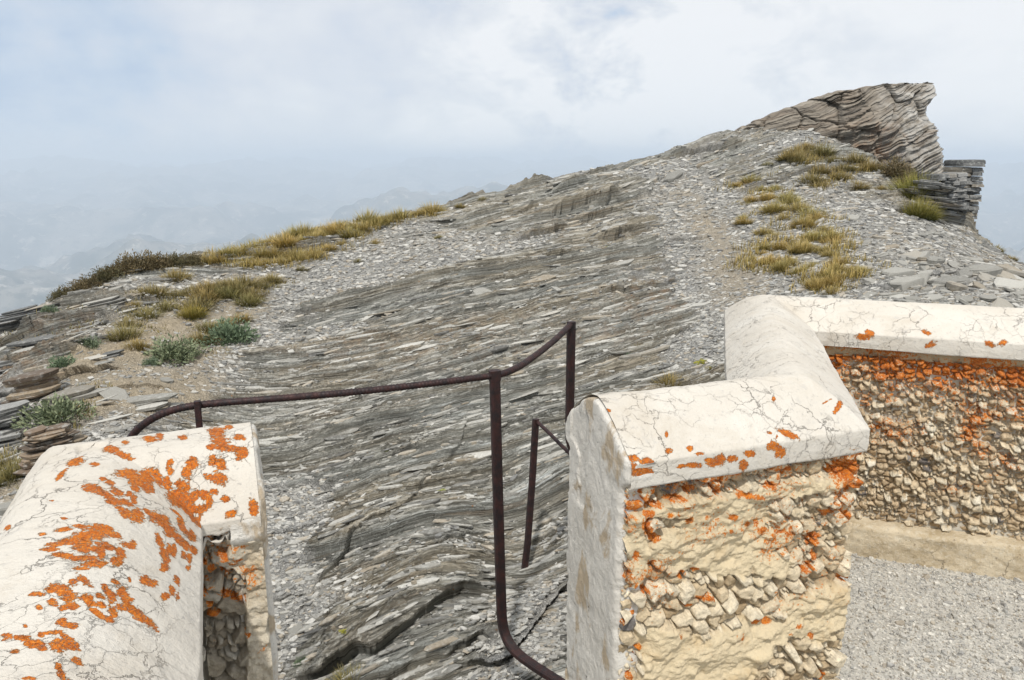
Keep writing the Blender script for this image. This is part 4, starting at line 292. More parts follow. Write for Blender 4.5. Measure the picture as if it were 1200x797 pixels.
PLANTS = [('G', -2.579, 11.566, 0.299, 'golden tussock, leftmost, top row of the ridge belt', 'tussocks along the left ridge'), ('G', -2.375, 11.636, 0.271, 'golden tussock, second from left, top row of the ridge belt', 'tussocks along the left ridge'), ('G', -2.198, 11.874, 0.477, 'golden tussock, third from left, top row of the ridge belt', 'tussocks along the left ridge'), ('G', -2.064, 11.698, 0.463, 'golden tussock, fourth from left, top row of the ridge belt', 'tussocks along the left ridge'), ('G', -1.898, 11.883, 0.42, 'golden tussock, fifth from left, top row of the ridge belt', 'tussocks along the left ridge'), ('G', -1.724, 12.05, 0.434, 'golden tussock, sixth from left, top row of the ridge belt', 'tussocks along the left ridge'), ('G', -1.475, 12.2, 0.289, 'golden tussock, seventh from left, top row of the ridge belt', 'tussocks along the left ridge'), ('G', -1.275, 12.349, 0.464, 'golden tussock, rightmost, top row of the ridge belt', 'tussocks along the left ridge'), ('G', -3.153, 11.169, 0.406, 'golden tussock, leftmost, second row of the ridge belt', 'tussocks along the left ridge'), ('G', -3.018, 11.275, 0.465, 'golden tussock, second from left, second row of the ridge belt', 'tussocks along the left ridge'), ('G', -2.757, 10.905, 0.318, 'golden tussock, third from left, second row of the ridge belt', 'tussocks along the left ridge'), ('G', -2.718, 11.161, 0.309, 'golden tussock, fourth from left, second row of the ridge belt', 'tussocks along the left ridge'), ('G', -2.607, 11.337, 0.473, 'golden tussock, fifth from left, second row of the ridge belt', 'tussocks along the left ridge'), ('G', -2.391, 10.888, 0.251, 'golden tussock, sixth from left, second row of the ridge belt', 'tussocks along the left ridge'), ('G', -2.357, 11.213, 0.483, 'golden tussock, seventh from left, second row of the ridge belt', 'tussocks along the left ridge'), ('G', -2.217, 11.469, 0.369, 'golden tussock, rightmost, second row of the ridge belt', 'tussocks along the left ridge'), ('G', -3.657, 10.439, 0.377, 'golden tussock, leftmost, third row of the ridge belt', 'tussocks along the left ridge'), ('G', -3.551, 10.659, 0.445, 'golden tussock, second from left, third row of the ridge belt', 'tussocks along the left ridge'), ('G', -3.363, 10.826, 0.36, 'golden tussock, third from left, third row of the ridge belt', 'tussocks along the left ridge'), ('G', -3.138, 10.659, 0.433, 'golden tussock, fourth from left, third row of the ridge belt', 'tussocks along the left ridge'), ('G', -2.976, 10.491, 0.345, 'golden tussock, fifth from left, third row of the ridge belt', 'tussocks along the left ridge'), ('G', -2.887, 10.844, 0.308, 'golden tussock, sixth from left, third row of the ridge belt', 'tussocks along the left ridge'), ('G', -2.684, 10.491, 0.376, 'golden tussock, seventh from left, third row of the ridge belt', 'tussocks along the left ridge'), ('G', -2.539, 10.685, 0.258, 'golden tussock, rightmost, third row of the ridge belt', 'tussocks along the left ridge'), ('G', -3.963, 10.166, 0.404, 'golden tussock, leftmost, bottom row of the ridge belt', 'tussocks along the left ridge'), ('G', -3.821, 10.342, 0.36, 'golden tussock, second from left, bottom row of the ridge belt', 'tussocks along the left ridge'), ('G', -3.512, 10.166, 0.29, 'golden tussock, third from left, bottom row of the ridge belt', 'tussocks along the left ridge'), ('G', -3.329, 10.122, 0.389, 'golden tussock, fourth from left, bottom row of the ridge belt', 'tussocks along the left ridge'), ('G', -3.344, 10.359, 0.36, 'golden tussock, fifth from left, bottom row of the ridge belt', 'tussocks along the left ridge'), ('G', -3.239, 10.474, 0.401, 'golden tussock, sixth from left, bottom row of the ridge belt', 'tussocks along the left ridge'), ('G', -3.075, 10.218, 0.316, 'golden tussock, seventh from left, bottom row of the ridge belt', 'tussocks along the left ridge'), ('G', -2.883, 10.359, 0.369, 'golden tussock, rightmost, bottom row of the ridge belt', 'tussocks along the left ridge'), ('O', -3.761, 8.915, 0.3, 'brown olive tussock, leftmost, top row of the patch below the ridge belt', 'tussocks of the middle left patch'), ('O', -3.614, 9.056, 0.374, 'brown olive tussock, second from left, top row of the patch below the ridge belt', 'tussocks of the middle left patch'), ('O', -3.485, 8.977, 0.341, 'brown olive tussock, third from left, top row of the patch below the ridge belt', 'tussocks of the middle left patch'), ('O', -3.497, 9.215, 0.378, 'brown olive tussock, fourth from left, top row of the patch below the ridge belt', 'tussocks of the middle left patch'), ('O', -3.34, 9.144, 0.44, 'brown olive tussock, fifth from left, top row of the patch below the ridge belt', 'tussocks of the middle left patch'), ('O', -3.258, 9.109, 0.316, 'brown olive tussock, sixth from left, top row of the patch below the ridge belt', 'tussocks of the middle left patch'), ('O', -3.301, 9.338, 0.443, 'brown olive tussock, seventh from left, top row of the patch below the ridge belt', 'tussocks of the middle left patch'), ('O', -3.093, 9.038, 0.352, 'brown olive tussock, eighth from left, top row of the patch below the ridge belt', 'tussocks of the middle left patch'), ('O', -3.077, 9.32, 0.337, 'brown olive tussock, ninth from left, top row of the patch below the ridge belt', 'tussocks of the middle left patch'), ('O', -3.003, 9.496, 0.335, 'brown olive tussock, rightmost, top row of the patch below the ridge belt', 'tussocks of the middle left patch'), ('O', -3.978, 7.779, 0.302, 'brown olive tussock, leftmost, bottom row of the patch below the ridge belt', 'tussocks of the middle left patch'), ('O', -3.952, 8.114, 0.385, 'brown olive tussock, second from left, bottom row of the patch below the ridge belt', 'tussocks of the middle left patch'), ('O', -4.122, 8.713, 0.426, 'brown olive tussock, third from left, bottom row of the patch below the ridge belt', 'tussocks of the middle left patch'), ('O', -3.845, 8.404, 0.329, 'brown olive tussock, fourth from left, bottom row of the patch below the ridge belt', 'tussocks of the middle left patch'), ('O', -3.862, 8.748, 0.281, 'brown olive tussock, fifth from left, bottom row of the patch below the ridge belt', 'tussocks of the middle left patch'), ('O', -3.531, 8.492, 0.417, 'brown olive tussock, sixth from left, bottom row of the patch below the ridge belt', 'tussocks of the middle left patch'), ('O', -3.56, 8.774, 0.435, 'brown olive tussock, seventh from left, bottom row of the patch below the ridge belt', 'tussocks of the middle left patch'), ('O', -3.334, 8.915, 0.373, 'brown olive tussock, eighth from left, bottom row of the patch below the ridge belt', 'tussocks of the middle left patch'), ('O', -3.058, 8.801, 0.376, 'brown olive tussock, ninth from left, bottom row of the patch below the ridge belt', 'tussocks of the middle left patch'), ('O', -3.026, 8.95, 0.27, 'brown olive tussock, rightmost, bottom row of the patch below the ridge belt', 'tussocks of the middle left patch'), ('Y', -3.495, 8.228, 0.338, 'bright yellow green tussock in the middle of the left slope', None), ('Y', 5.402, 10.5, 0.708, 'tall green and gold bush right of the grass patch', None), ('Y', 5.115, 9.778, 0.564, 'green lower bush touching the tall bush near the dry stone stub', None), ('O', -3.858, 7.453, 0.373, 'large brown and green tussock on bare soil, left end of the left slope', None), ('O', -3.609, 7.172, 0.268, 'shaggy ochre tussock just below the large brown green one on the left slope', None), ('O', -4.104, 9.32, 0.407, 'pale lone tussock just below the left ridge top', None), ('O', -4.176, 8.343, 0.207, 'small round dark tussock above the large brown green one', None), ('O', -2.731, 9.981, 0.207, 'small lone tussock right under the golden belt', None), ('O', -1.927, 10.861, 0.221, 'small lone tussock on grey scree below the right end of the golden belt', None), ('O', -1.032, 10.976, 0.184, 'tiny lone tussock on grey scree near the middle of the ridge', None), ('O', -2.044, 10.192, 0.139, 'tiny brown tuft on scree under the golden belt', None), ('O', 1.277, 6.0, 0.286, 'olive tuft directly behind the pale coping of the near right parapet', None), ('O', -0.819, 12.455, 0.222, 'small tussock on the skyline at the middle of the ridge', None), ('O', -0.468, 12.578, 0.196, 'smallest skyline tussock right of the middle', None), ('O', 1.139, 6.775, 0.122, 'dark brown tuft on rock between railing and right parapet', None), ('O', 4.726, 10.703, 0.338, 'brown dry tussock between the grass patch and the tall bush', None), ('O', 5.013, 10.632, 0.183, 'small dark tuft left of the tall bush', None), ('O', 3.873, 11.918, 0.223, 'small dark tussock on the scree left of the upper grass patch', None), ('O', 6.072, 9.628, 0.202, 'small skyline tuft at the far right edge', None), ('O', 5.98, 9.197, 0.195, 'last skyline tuft at the far right edge', None), ('O', 1.623, 6.071, 0.098, 'tiny tuft above the corner of the right parapet', None), ('O', -0.773, 3.2, 0.219, 'olive grass clump in the shaded crevice at the bottom between the parapets', None), ('O', 4.186, 11.9, 0.472, 'olive gold tussock, leftmost, top row of the patch left of the tower', 'tussocks of the upper right patch'), ('O', 4.383, 12.112, 0.486, 'olive gold tussock, second from left, top row of the patch left of the tower', 'tussocks of the upper right patch'), ('O', 4.294, 11.724, 0.498, 'olive gold tussock, third from left, top row of the patch left of the tower', 'tussocks of the upper right patch'), ('O', 4.557, 12.244, 0.332, 'olive gold tussock, fourth from left, top row of the patch left of the tower', 'tussocks of the upper right patch'), ('O', 4.703, 12.024, 0.509, 'olive gold tussock, fifth from left, top row of the patch left of the tower', 'tussocks of the upper right patch'), ('O', 4.761, 11.724, 0.341, 'olive gold tussock, sixth from left, top row of the patch left of the tower', 'tussocks of the upper right patch'), ('O', 5.047, 11.645, 0.48, 'olive gold tussock, rightmost, top row of the patch left of the tower', 'tussocks of the upper right patch'), ('O', 4.221, 11.081, 0.457, 'olive gold tussock, leftmost, bottom row of the patch left of the tower', 'tussocks of the upper right patch'), ('O', 4.446, 11.372, 0.426, 'olive gold tussock, second from left, bottom row of the patch left of the tower', 'tussocks of the upper right patch'), ('O', 4.255, 10.844, 0.323, 'olive gold tussock, third from left, bottom row of the patch left of the tower', 'tussocks of the upper right patch'), ('O', 4.637, 11.073, 0.401, 'olive gold tussock, fourth from left, bottom row of the patch left of the tower', 'tussocks of the upper right patch'), ('O', 4.807, 11.354, 0.411, 'olive gold tussock, fifth from left, bottom row of the patch left of the tower', 'tussocks of the upper right patch'), ('O', 5.188, 11.434, 0.446, 'olive gold tussock, sixth from left, bottom row of the patch left of the tower', 'tussocks of the upper right patch'), ('O', 5.306, 11.354, 0.362, 'olive gold tussock, rightmost, bottom row of the patch left of the tower', 'tussocks of the upper right patch'), ('D', 5.439, 11.231, 0.499, 'dark green shrub at the foot of the rock tower', None), ('D', 5.545, 11.002, 0.329, 'small brown shrub below the right foot of the rock tower', None), ('G', 3.289, 11.416, 0.201, 'golden tussock, leftmost, top row of the streak above the right parapet', 'tussocks below the rock tower'), ('G', 3.428, 11.39, 0.252, 'golden tussock, second from left, top row of the streak above the right parapet', 'tussocks below the rock tower'), ('G', 3.244, 10.544, 0.251, 'golden tussock, third from left, top row of the streak above the right parapet', 'tussocks below the rock tower'), ('G', 3.502, 11.442, 0.366, 'golden tussock, fourth from left, top row of the streak above the right parapet', 'tussocks below the rock tower'), ('G', 3.542, 11.073, 0.189, 'golden tussock, fifth from left, top row of the streak above the right parapet', 'tussocks below the rock tower'), ('G', 3.453, 10.553, 0.245, 'golden tussock, sixth from left, top row of the streak above the right parapet', 'tussocks below the rock tower'), ('G', 3.448, 10.474, 0.259, 'golden tussock, seventh from left, top row of the streak above the right parapet', 'tussocks below the rock tower'), ('G', 3.649, 10.87, 0.245, 'golden tussock, eighth from left, top row of the streak above the right parapet', 'tussocks below the rock tower'), ('G', 3.726, 11.011, 0.203, 'golden tussock, ninth from left, top row of the streak above the right parapet', 'tussocks below the rock tower'), ('G', 3.676, 10.386, 0.334, 'golden tussock, rightmost, top row of the streak above the right parapet', 'tussocks below the rock tower'), ('G', 2.962, 9.928, 0.176, 'golden tussock, leftmost, second row of the streak above the right parapet', 'tussocks below the rock tower'), ('G', 3.175, 10.465, 0.168, 'golden tussock, second from left, second row of the streak above the right parapet', 'tussocks below the rock tower'), ('G', 3.318, 9.945, 0.344, 'golden tussock, third from left, second row of the streak above the right parapet', 'tussocks below the rock tower'), ('G', 3.376, 9.945, 0.337, 'golden tussock, fourth from left, second row of the streak above the right parapet', 'tussocks below the rock tower'), ('G', 3.367, 9.664, 0.231, 'golden tussock, fifth from left, second row of the streak above the right parapet', 'tussocks below the rock tower'), ('G', 3.639, 10.174, 0.345, 'golden tussock, sixth from left, second row of the streak above the right parapet', 'tussocks below the rock tower'), ('G', 3.639, 9.866, 0.35, 'golden tussock, seventh from left, second row of the streak above the right parapet', 'tussocks below the rock tower'), ('G', 3.524, 9.311, 0.338, 'golden tussock, eighth from left, second row of the streak above the right parapet', 'tussocks below the rock tower'), ('G', 3.7, 9.593, 0.354, 'golden tussock, ninth from left, second row of the streak above the right parapet', 'tussocks below the rock tower'), ('G', 3.694, 9.408, 0.267, 'golden tussock, rightmost, second row of the streak above the right parapet', 'tussocks below the rock tower'), ('G', 2.911, 9.725, 0.296, 'golden tussock, leftmost, third row of the streak above the right parapet', 'tussocks below the rock tower'), ('G', 3.023, 9.267, 0.256, 'golden tussock, second from left, third row of the streak above the right parapet', 'tussocks below the rock tower'), ('G', 3.086, 9.082, 0.227, 'golden tussock, third from left, third row of the streak above the right parapet', 'tussocks below the rock tower'), ('G', 3.415, 9.294, 0.187, 'golden tussock, fourth from left, third row of the streak above the right parapet', 'tussocks below the rock tower'), ('G', 3.529, 9.232, 0.302, 'golden tussock, fifth from left, third row of the streak above the right parapet', 'tussocks below the rock tower'), ('G', 3.396, 8.757, 0.2, 'golden tussock, sixth from left, third row of the streak above the right parapet', 'tussocks below the rock tower'), ('G', 3.44, 8.713, 0.315, 'golden tussock, seventh from left, third row of the streak above the right parapet', 'tussocks below the rock tower'), ('G', 3.647, 9.003, 0.225, 'golden tussock, eighth from left, third row of the streak above the right parapet', 'tussocks below the rock tower'), ('G', 3.654, 8.889, 0.147, 'golden tussock, ninth from left, third row of the streak above the right parapet', 'tussocks below the rock tower'), ('G', 3.576, 8.625, 0.259, 'golden tussock, rightmost, third row of the streak above the right parapet', 'tussocks below the rock tower'), ('G', 2.899, 8.757, 0.217, 'golden tussock, leftmost, fourth row of the streak above the right parapet', 'tussocks below the rock tower'), ('G', 2.974, 8.607, 0.14, 'golden tussock, second from left, fourth row of the streak above the right parapet', 'tussocks below the rock tower'), ('G', 3.022, 8.633, 0.241, 'golden tussock, third from left, fourth row of the streak above the right parapet', 'tussocks below the rock tower'), ('G', 3.132, 8.387, 0.298, 'golden tussock, fourth from left, fourth row of the streak above the right parapet', 'tussocks below the rock tower'), ('G', 3.159, 8.316, 0.191, 'golden tussock, fifth from left, fourth row of the streak above the right parapet', 'tussocks below the rock tower'), ('G', 3.167, 8.325, 0.293, 'golden tussock, sixth from left, fourth row of the streak above the right parapet', 'tussocks below the rock tower'), ('G', 3.234, 8.352, 0.187, 'golden tussock, seventh from left, fourth row of the streak above the right parapet', 'tussocks below the rock tower'), ('G', 3.332, 8.211, 0.256, 'golden tussock, eighth from left, fourth row of the streak above the right parapet', 'tussocks below the rock tower'), ('G', 3.493, 8.51, 0.213, 'golden tussock, ninth from left, fourth row of the streak above the right parapet', 'tussocks below the rock tower'), ('G', 3.593, 8.501, 0.226, 'golden tussock, rightmost, fourth row of the streak above the right parapet', 'tussocks below the rock tower'), ('G', 2.648, 8.44, 0.192, 'golden tussock, leftmost, fifth row of the streak above the right parapet', 'tussocks below the rock tower'), ('G', 2.603, 8.264, 0.134, 'golden tussock, second from left, fifth row of the streak above the right parapet', 'tussocks below the rock tower'), ('G', 2.819, 8.581, 0.132, 'golden tussock, third from left, fifth row of the streak above the right parapet', 'tussocks below the rock tower'), ('G', 2.77, 8.246, 0.26, 'golden tussock, fourth from left, fifth row of the streak above the right parapet', 'tussocks below the rock tower'), ('G', 2.776, 8.202, 0.26, 'golden tussock, fifth from left, fifth row of the streak above the right parapet', 'tussocks below the rock tower'), ('G', 2.946, 8.043, 0.229, 'golden tussock, sixth from left, fifth row of the streak above the right parapet', 'tussocks below the rock tower'), ('G', 2.985, 8.158, 0.129, 'golden tussock, seventh from left, fifth row of the streak above the right parapet', 'tussocks below the rock tower'), ('G', 3.099, 7.814, 0.123, 'golden tussock, eighth from left, fifth row of the streak above the right parapet', 'tussocks below the rock tower'), ('G', 3.324, 8.026, 0.226, 'golden tussock, ninth from left, fifth row of the streak above the right parapet', 'tussocks below the rock tower'), ('G', 3.299, 7.779, 0.287, 'golden tussock, rightmost, fifth row of the streak above the right parapet', 'tussocks below the rock tower'), ('G', 2.818, 7.991, 0.212, 'golden tussock, leftmost, sixth row of the streak above the right parapet', 'tussocks below the rock tower'), ('G', 2.813, 7.955, 0.222, 'golden tussock, second from left, sixth row of the streak above the right parapet', 'tussocks below the rock tower'), ('G', 2.899, 7.691, 0.191, 'golden tussock, third from left, sixth row of the streak above the right parapet', 'tussocks below the rock tower'), ('G', 2.962, 7.735, 0.179, 'golden tussock, fourth from left, sixth row of the streak above the right parapet', 'tussocks below the rock tower'), ('G', 3.059, 7.797, 0.209, 'golden tussock, fifth from left, sixth row of the streak above the right parapet', 'tussocks below the rock tower'), ('G', 3.217, 7.656, 0.148, 'golden tussock, sixth from left, sixth row of the streak above the right parapet', 'tussocks below the rock tower'), ('G', 3.19, 7.506, 0.204, 'golden tussock, seventh from left, sixth row of the streak above the right parapet', 'tussocks below the rock tower'), ('G', 3.321, 7.48, 0.259, 'golden tussock, eighth from left, sixth row of the streak above the right parapet', 'tussocks below the rock tower'), ('G', 3.351, 7.409, 0.254, 'golden tussock, ninth from left, sixth row of the streak above the right parapet', 'tussocks below the rock tower'), ('G', 3.408, 7.401, 0.18, 'golden tussock, rightmost, sixth row of the streak above the right parapet', 'tussocks below the rock tower'), ('G', 2.893, 7.268, 0.241, 'golden tussock, leftmost, bottom row of the streak above the right parapet', 'tussocks below the rock tower'), ('G', 2.892, 7.207, 0.227, 'golden tussock, second from left, bottom row of the streak above the right parapet', 'tussocks below the rock tower'), ('G', 3.03, 7.312, 0.17, 'golden tussock, third from left, bottom row of the streak above the right parapet', 'tussocks below the rock tower'), ('G', 3.082, 7.392, 0.224, 'golden tussock, fourth from left, bottom row of the streak above the right parapet', 'tussocks below the rock tower'), ('G', 3.044, 7.207, 0.219, 'golden tussock, fifth from left, bottom row of the streak above the right parapet', 'tussocks below the rock tower'), ('G', 3.165, 7.497, 0.178, 'golden tussock, sixth from left, bottom row of the streak above the right parapet', 'tussocks below the rock tower'), ('G', 2.989, 7.013, 0.251, 'golden tussock, seventh from left, bottom row of the streak above the right parapet', 'tussocks below the rock tower'), ('G', 3.306, 7.348, 0.126, 'golden tussock, rightmost, bottom row of the streak above the right parapet', 'tussocks below the rock tower'), ('B', -3.2, 7.066, 0.465, 'large blue green cushion shrub in the middle of the left slope', None), ('B', -2.924, 7.77, 0.48, 'blue green cushion shrub at the right of the left slope, by grey bedrock', None), ('B', -4.057, 7.163, 0.22, 'pale green shrub on the left slope between outcrops', None), ('B', -4.009, 6.626, 0.224, 'blue green shrub above the reddish layered outcrop', None), ('B', -3.463, 5.578, 0.438, 'wide green shrub right of the lowest reddish outcrop', None), ('B', -3.314, 6.837, 0.152, 'small green shrub left of the large blue green one', None), ('B', -4.907, 7.991, 0.167, 'tiny green shrub high on the left outcrop', None), ('B', 1.031, 6.661, 0.09, 'small fresh green plant on rock between railing and right parapet', None), ('B', -1.07, 3.464, 0.089, 'dark green plant in scree by the end of the left parapet', None), ('D', -5.254, 8.88, 0.298, 'dark brown shrub, leftmost, row of shrubs on the left skyline', 'dark skyline shrubs'), ('D', -5.14, 8.994, 0.322, 'dark brown shrub, second from left, row of shrubs on the left skyline', 'dark skyline shrubs'), ('D', -5.042, 9.126, 0.348, 'dark brown shrub, third from left, row of shrubs on the left skyline', 'dark skyline shrubs'), ('D', -4.926, 9.25, 0.349, 'dark brown shrub, fourth from left, row of shrubs on the left skyline', 'dark skyline shrubs'), ('D', -4.831, 9.382, 0.352, 'dark brown shrub, fifth from left, row of shrubs on the left skyline', 'dark skyline shrubs'), ('D', -4.741, 9.532, 0.449, 'dark brown shrub, sixth from left, row of shrubs on the left skyline', 'dark skyline shrubs'), ('D', -4.596, 9.611, 0.426, 'dark brown shrub, seventh from left, row of shrubs on the left skyline', 'dark skyline shrubs'), ('D', -4.459, 9.743, 0.429, 'dark brown shrub, eighth from left, row of shrubs on the left skyline', 'dark skyline shrubs'), ('D', -4.295, 9.822, 0.357, 'dark brown shrub, ninth from left, row of shrubs on the left skyline', 'dark skyline shrubs'), ('D', -4.165, 9.963, 0.336, 'dark brown shrub, rightmost, row of shrubs on the left skyline', 'dark skyline shrubs'), ('O', -3.205, 7.638, 0.313, 'dark olive tussock, leftmost, row beside the blue green cushion shrubs', 'dark tussocks beside the cushion shrubs'), ('O', -3.21, 7.955, 0.343, 'dark olive tussock, second from left, row beside the blue green cushion shrubs', 'dark tussocks beside the cushion shrubs'), ('O', -3.074, 7.656, 0.257, 'dark olive tussock, third from left, row beside the blue green cushion shrubs', 'dark tussocks beside the cushion shrubs'), ('O', -3.111, 8.105, 0.289, 'dark olive tussock, fourth from left, row beside the blue green cushion shrubs', 'dark tussocks beside the cushion shrubs'), ('O', -2.995, 8.308, 0.314, 'dark olive tussock, rightmost, row beside the blue green cushion shrubs', 'dark tussocks beside the cushion shrubs'), ('M', -1.844, 5.798, 0.095, 'small lime moss pad on rock just right of the left parapet top', None), ('M', -0.923, 5.428, 0.067, 'small lime moss spot on bedrock left of the tall post', None), ('M', -0.467, 4.759, 0.064, 'lime moss pad by the diagonal crack left of the tall post', None), ('M', -0.843, 3.438, 0.051, 'yellow green moss pad near the bottom between the parapets', None), ('M', 1.2, 9.558, 0.086, 'tiny lime moss spot high on the slope', None), ('M', 1.61, 6.317, 0.13, 'flat yellow moss pad above the corner of the right parapet', None), ('M', 1.679, 6.132, 0.099, 'second yellow moss pad beside the wall corner, right of the flat one', None), ('M', 0.969, 6.96, 0.062, 'tiny yellow moss spot right of the far post', None), ('O', -3.631, 5.173, 0.309, 'dry grass clump on the rock shelf beside the left parapet at the picture edge', 'grass clumps at the left edge'), ('O', -3.456, 5.032, 0.271, 'dry grass clump on the rock shelf beside the left parapet at the picture edge', 'grass clumps at the left edge'), ('O', -3.535, 4.979, 0.271, 'dry grass clump on the rock shelf beside the left parapet at the picture edge', 'grass clumps at the left edge')]
MATS_G = [(-3.512, 10.166, 0.263, 260), (-3.344, 10.359, 0.266, 260), (-3.075, 10.218, 0.261, 260), (-2.883, 10.359, 0.263, 260), (-2.684, 10.491, 0.265, 260), (-2.539, 10.685, 0.268, 260), (-2.391, 10.888, 0.272, 260), (-3.138, 10.659, 0.272, 260), (-2.887, 10.844, 0.274, 260), (-2.718, 11.161, 0.281, 260), (-2.357, 11.213, 0.28, 260), (-2.217, 11.469, 0.286, 260), (-2.064, 11.698, 0.29, 260), (-3.363, 10.826, 0.277, 260), (-3.153, 11.169, 0.284, 260), (-2.579, 11.566, 0.29, 260), (-1.898, 11.883, 0.294, 260), (-3.551, 10.659, 0.275, 260), (-3.821, 10.342, 0.27, 260), (-3.963, 10.166, 0.267, 260), (-1.724, 12.05, 0.298, 260), (-1.475, 12.2, 0.3, 260), (-1.275, 12.349, 0.303, 260), (-3.657, 10.439, 0.27, 260), (-2.757, 10.905, 0.275, 260), (-2.375, 11.636, 0.29, 260), (-2.198, 11.874, 0.295, 260), (-2.976, 10.491, 0.267, 260), (-3.239, 10.474, 0.268, 260), (-3.018, 11.275, 0.285, 260), (-3.329, 10.122, 0.26, 260), (-2.607, 11.337, 0.284, 260), (3.534, 11.31, 0.329, 330), (3.659, 11.002, 0.322, 330), (3.712, 10.271, 0.303, 330), (3.265, 10.456, 0.304, 330), (3.32, 9.901, 0.29, 330), (3.625, 9.637, 0.286, 330), (3.661, 9.223, 0.276, 330), (3.4, 9.496, 0.28, 330), (3.587, 8.765, 0.263, 330), (3.364, 8.677, 0.259, 330), (3.013, 9.074, 0.266, 330), (3.036, 8.686, 0.256, 330), (3.137, 8.431, 0.25, 330), (3.324, 8.193, 0.246, 330), (3.308, 7.7, 0.233, 330), (3.103, 7.832, 0.234, 330), (3.004, 8.175, 0.242, 330), (3.308, 7.392, 0.225, 330), (3.063, 7.392, 0.222, 330), (2.93, 7.251, 0.217, 330), (3.056, 7.066, 0.214, 330), (2.809, 8.721, 0.255, 330), (2.62, 8.396, 0.244, 330), (2.822, 7.894, 0.233, 330), (2.786, 8.193, 0.24, 330), (2.994, 9.699, 0.282, 330), (3.523, 9.118, 0.272, 330), (3.486, 8.378, 0.252, 330), (3.161, 8.237, 0.245, 330), (2.955, 7.779, 0.231, 330), (3.326, 11.302, 0.327, 330), (3.468, 10.641, 0.311, 330), (3.178, 7.374, 0.223, 330), (3.43, 7.489, 0.229, 330), (4.383, 12.112, 0.286, 220), (4.294, 11.724, 0.277, 220), (4.446, 11.372, 0.271, 220), (4.761, 11.724, 0.281, 220), (5.047, 11.645, 0.282, 220), (4.703, 12.024, 0.287, 220), (4.221, 11.081, 0.264, 220), (4.807, 11.354, 0.274, 220), (5.188, 11.434, 0.279, 220), (4.255, 10.844, 0.259, 220), (4.186, 11.9, 0.28, 220), (4.637, 11.073, 0.267, 220), (5.306, 11.354, 0.279, 220), (4.557, 12.244, 0.29, 220)]
MATS_O = [(-3.978, 7.779, 0.204, 200), (-3.952, 8.114, 0.211, 200), (-3.845, 8.404, 0.216, 200), (-3.531, 8.492, 0.215, 200), (-4.122, 8.713, 0.225, 200), (-3.026, 8.95, 0.22, 200), (-3.862, 8.748, 0.223, 200), (-3.761, 8.915, 0.226, 200), (-3.56, 8.774, 0.221, 200), (-3.485, 8.977, 0.225, 200), (-3.334, 8.915, 0.222, 200), (-3.258, 9.109, 0.226, 200), (-3.093, 9.038, 0.223, 200), (-3.077, 9.32, 0.229, 200), (-3.003, 9.496, 0.232, 200), (-3.497, 9.215, 0.23, 200), (-3.614, 9.056, 0.228, 200), (-3.301, 9.338, 0.231, 200), (-3.058, 8.801, 0.217, 200), (-3.34, 9.144, 0.227, 200), (-3.978, 7.779, 0.291, 400), (-4.003, 8.44, 0.311, 250), (-4.191, 7.674, 0.243, 250), (-4.722, 7.665, 0.3, 250), (-3.32, 5.56, 0.216, 300), (-3.596, 5.137, 0.209, 500), (-5.139, 7.902, 0.262, 200), (-5.039, 8.959, 0.343, 300), (-3.277, 7.559, 0.32, 300), (-3.015, 7.312, 0.264, 200), (-3.317, 4.688, 0.16, 200), (-3.56, 6.009, 0.233, 200)]
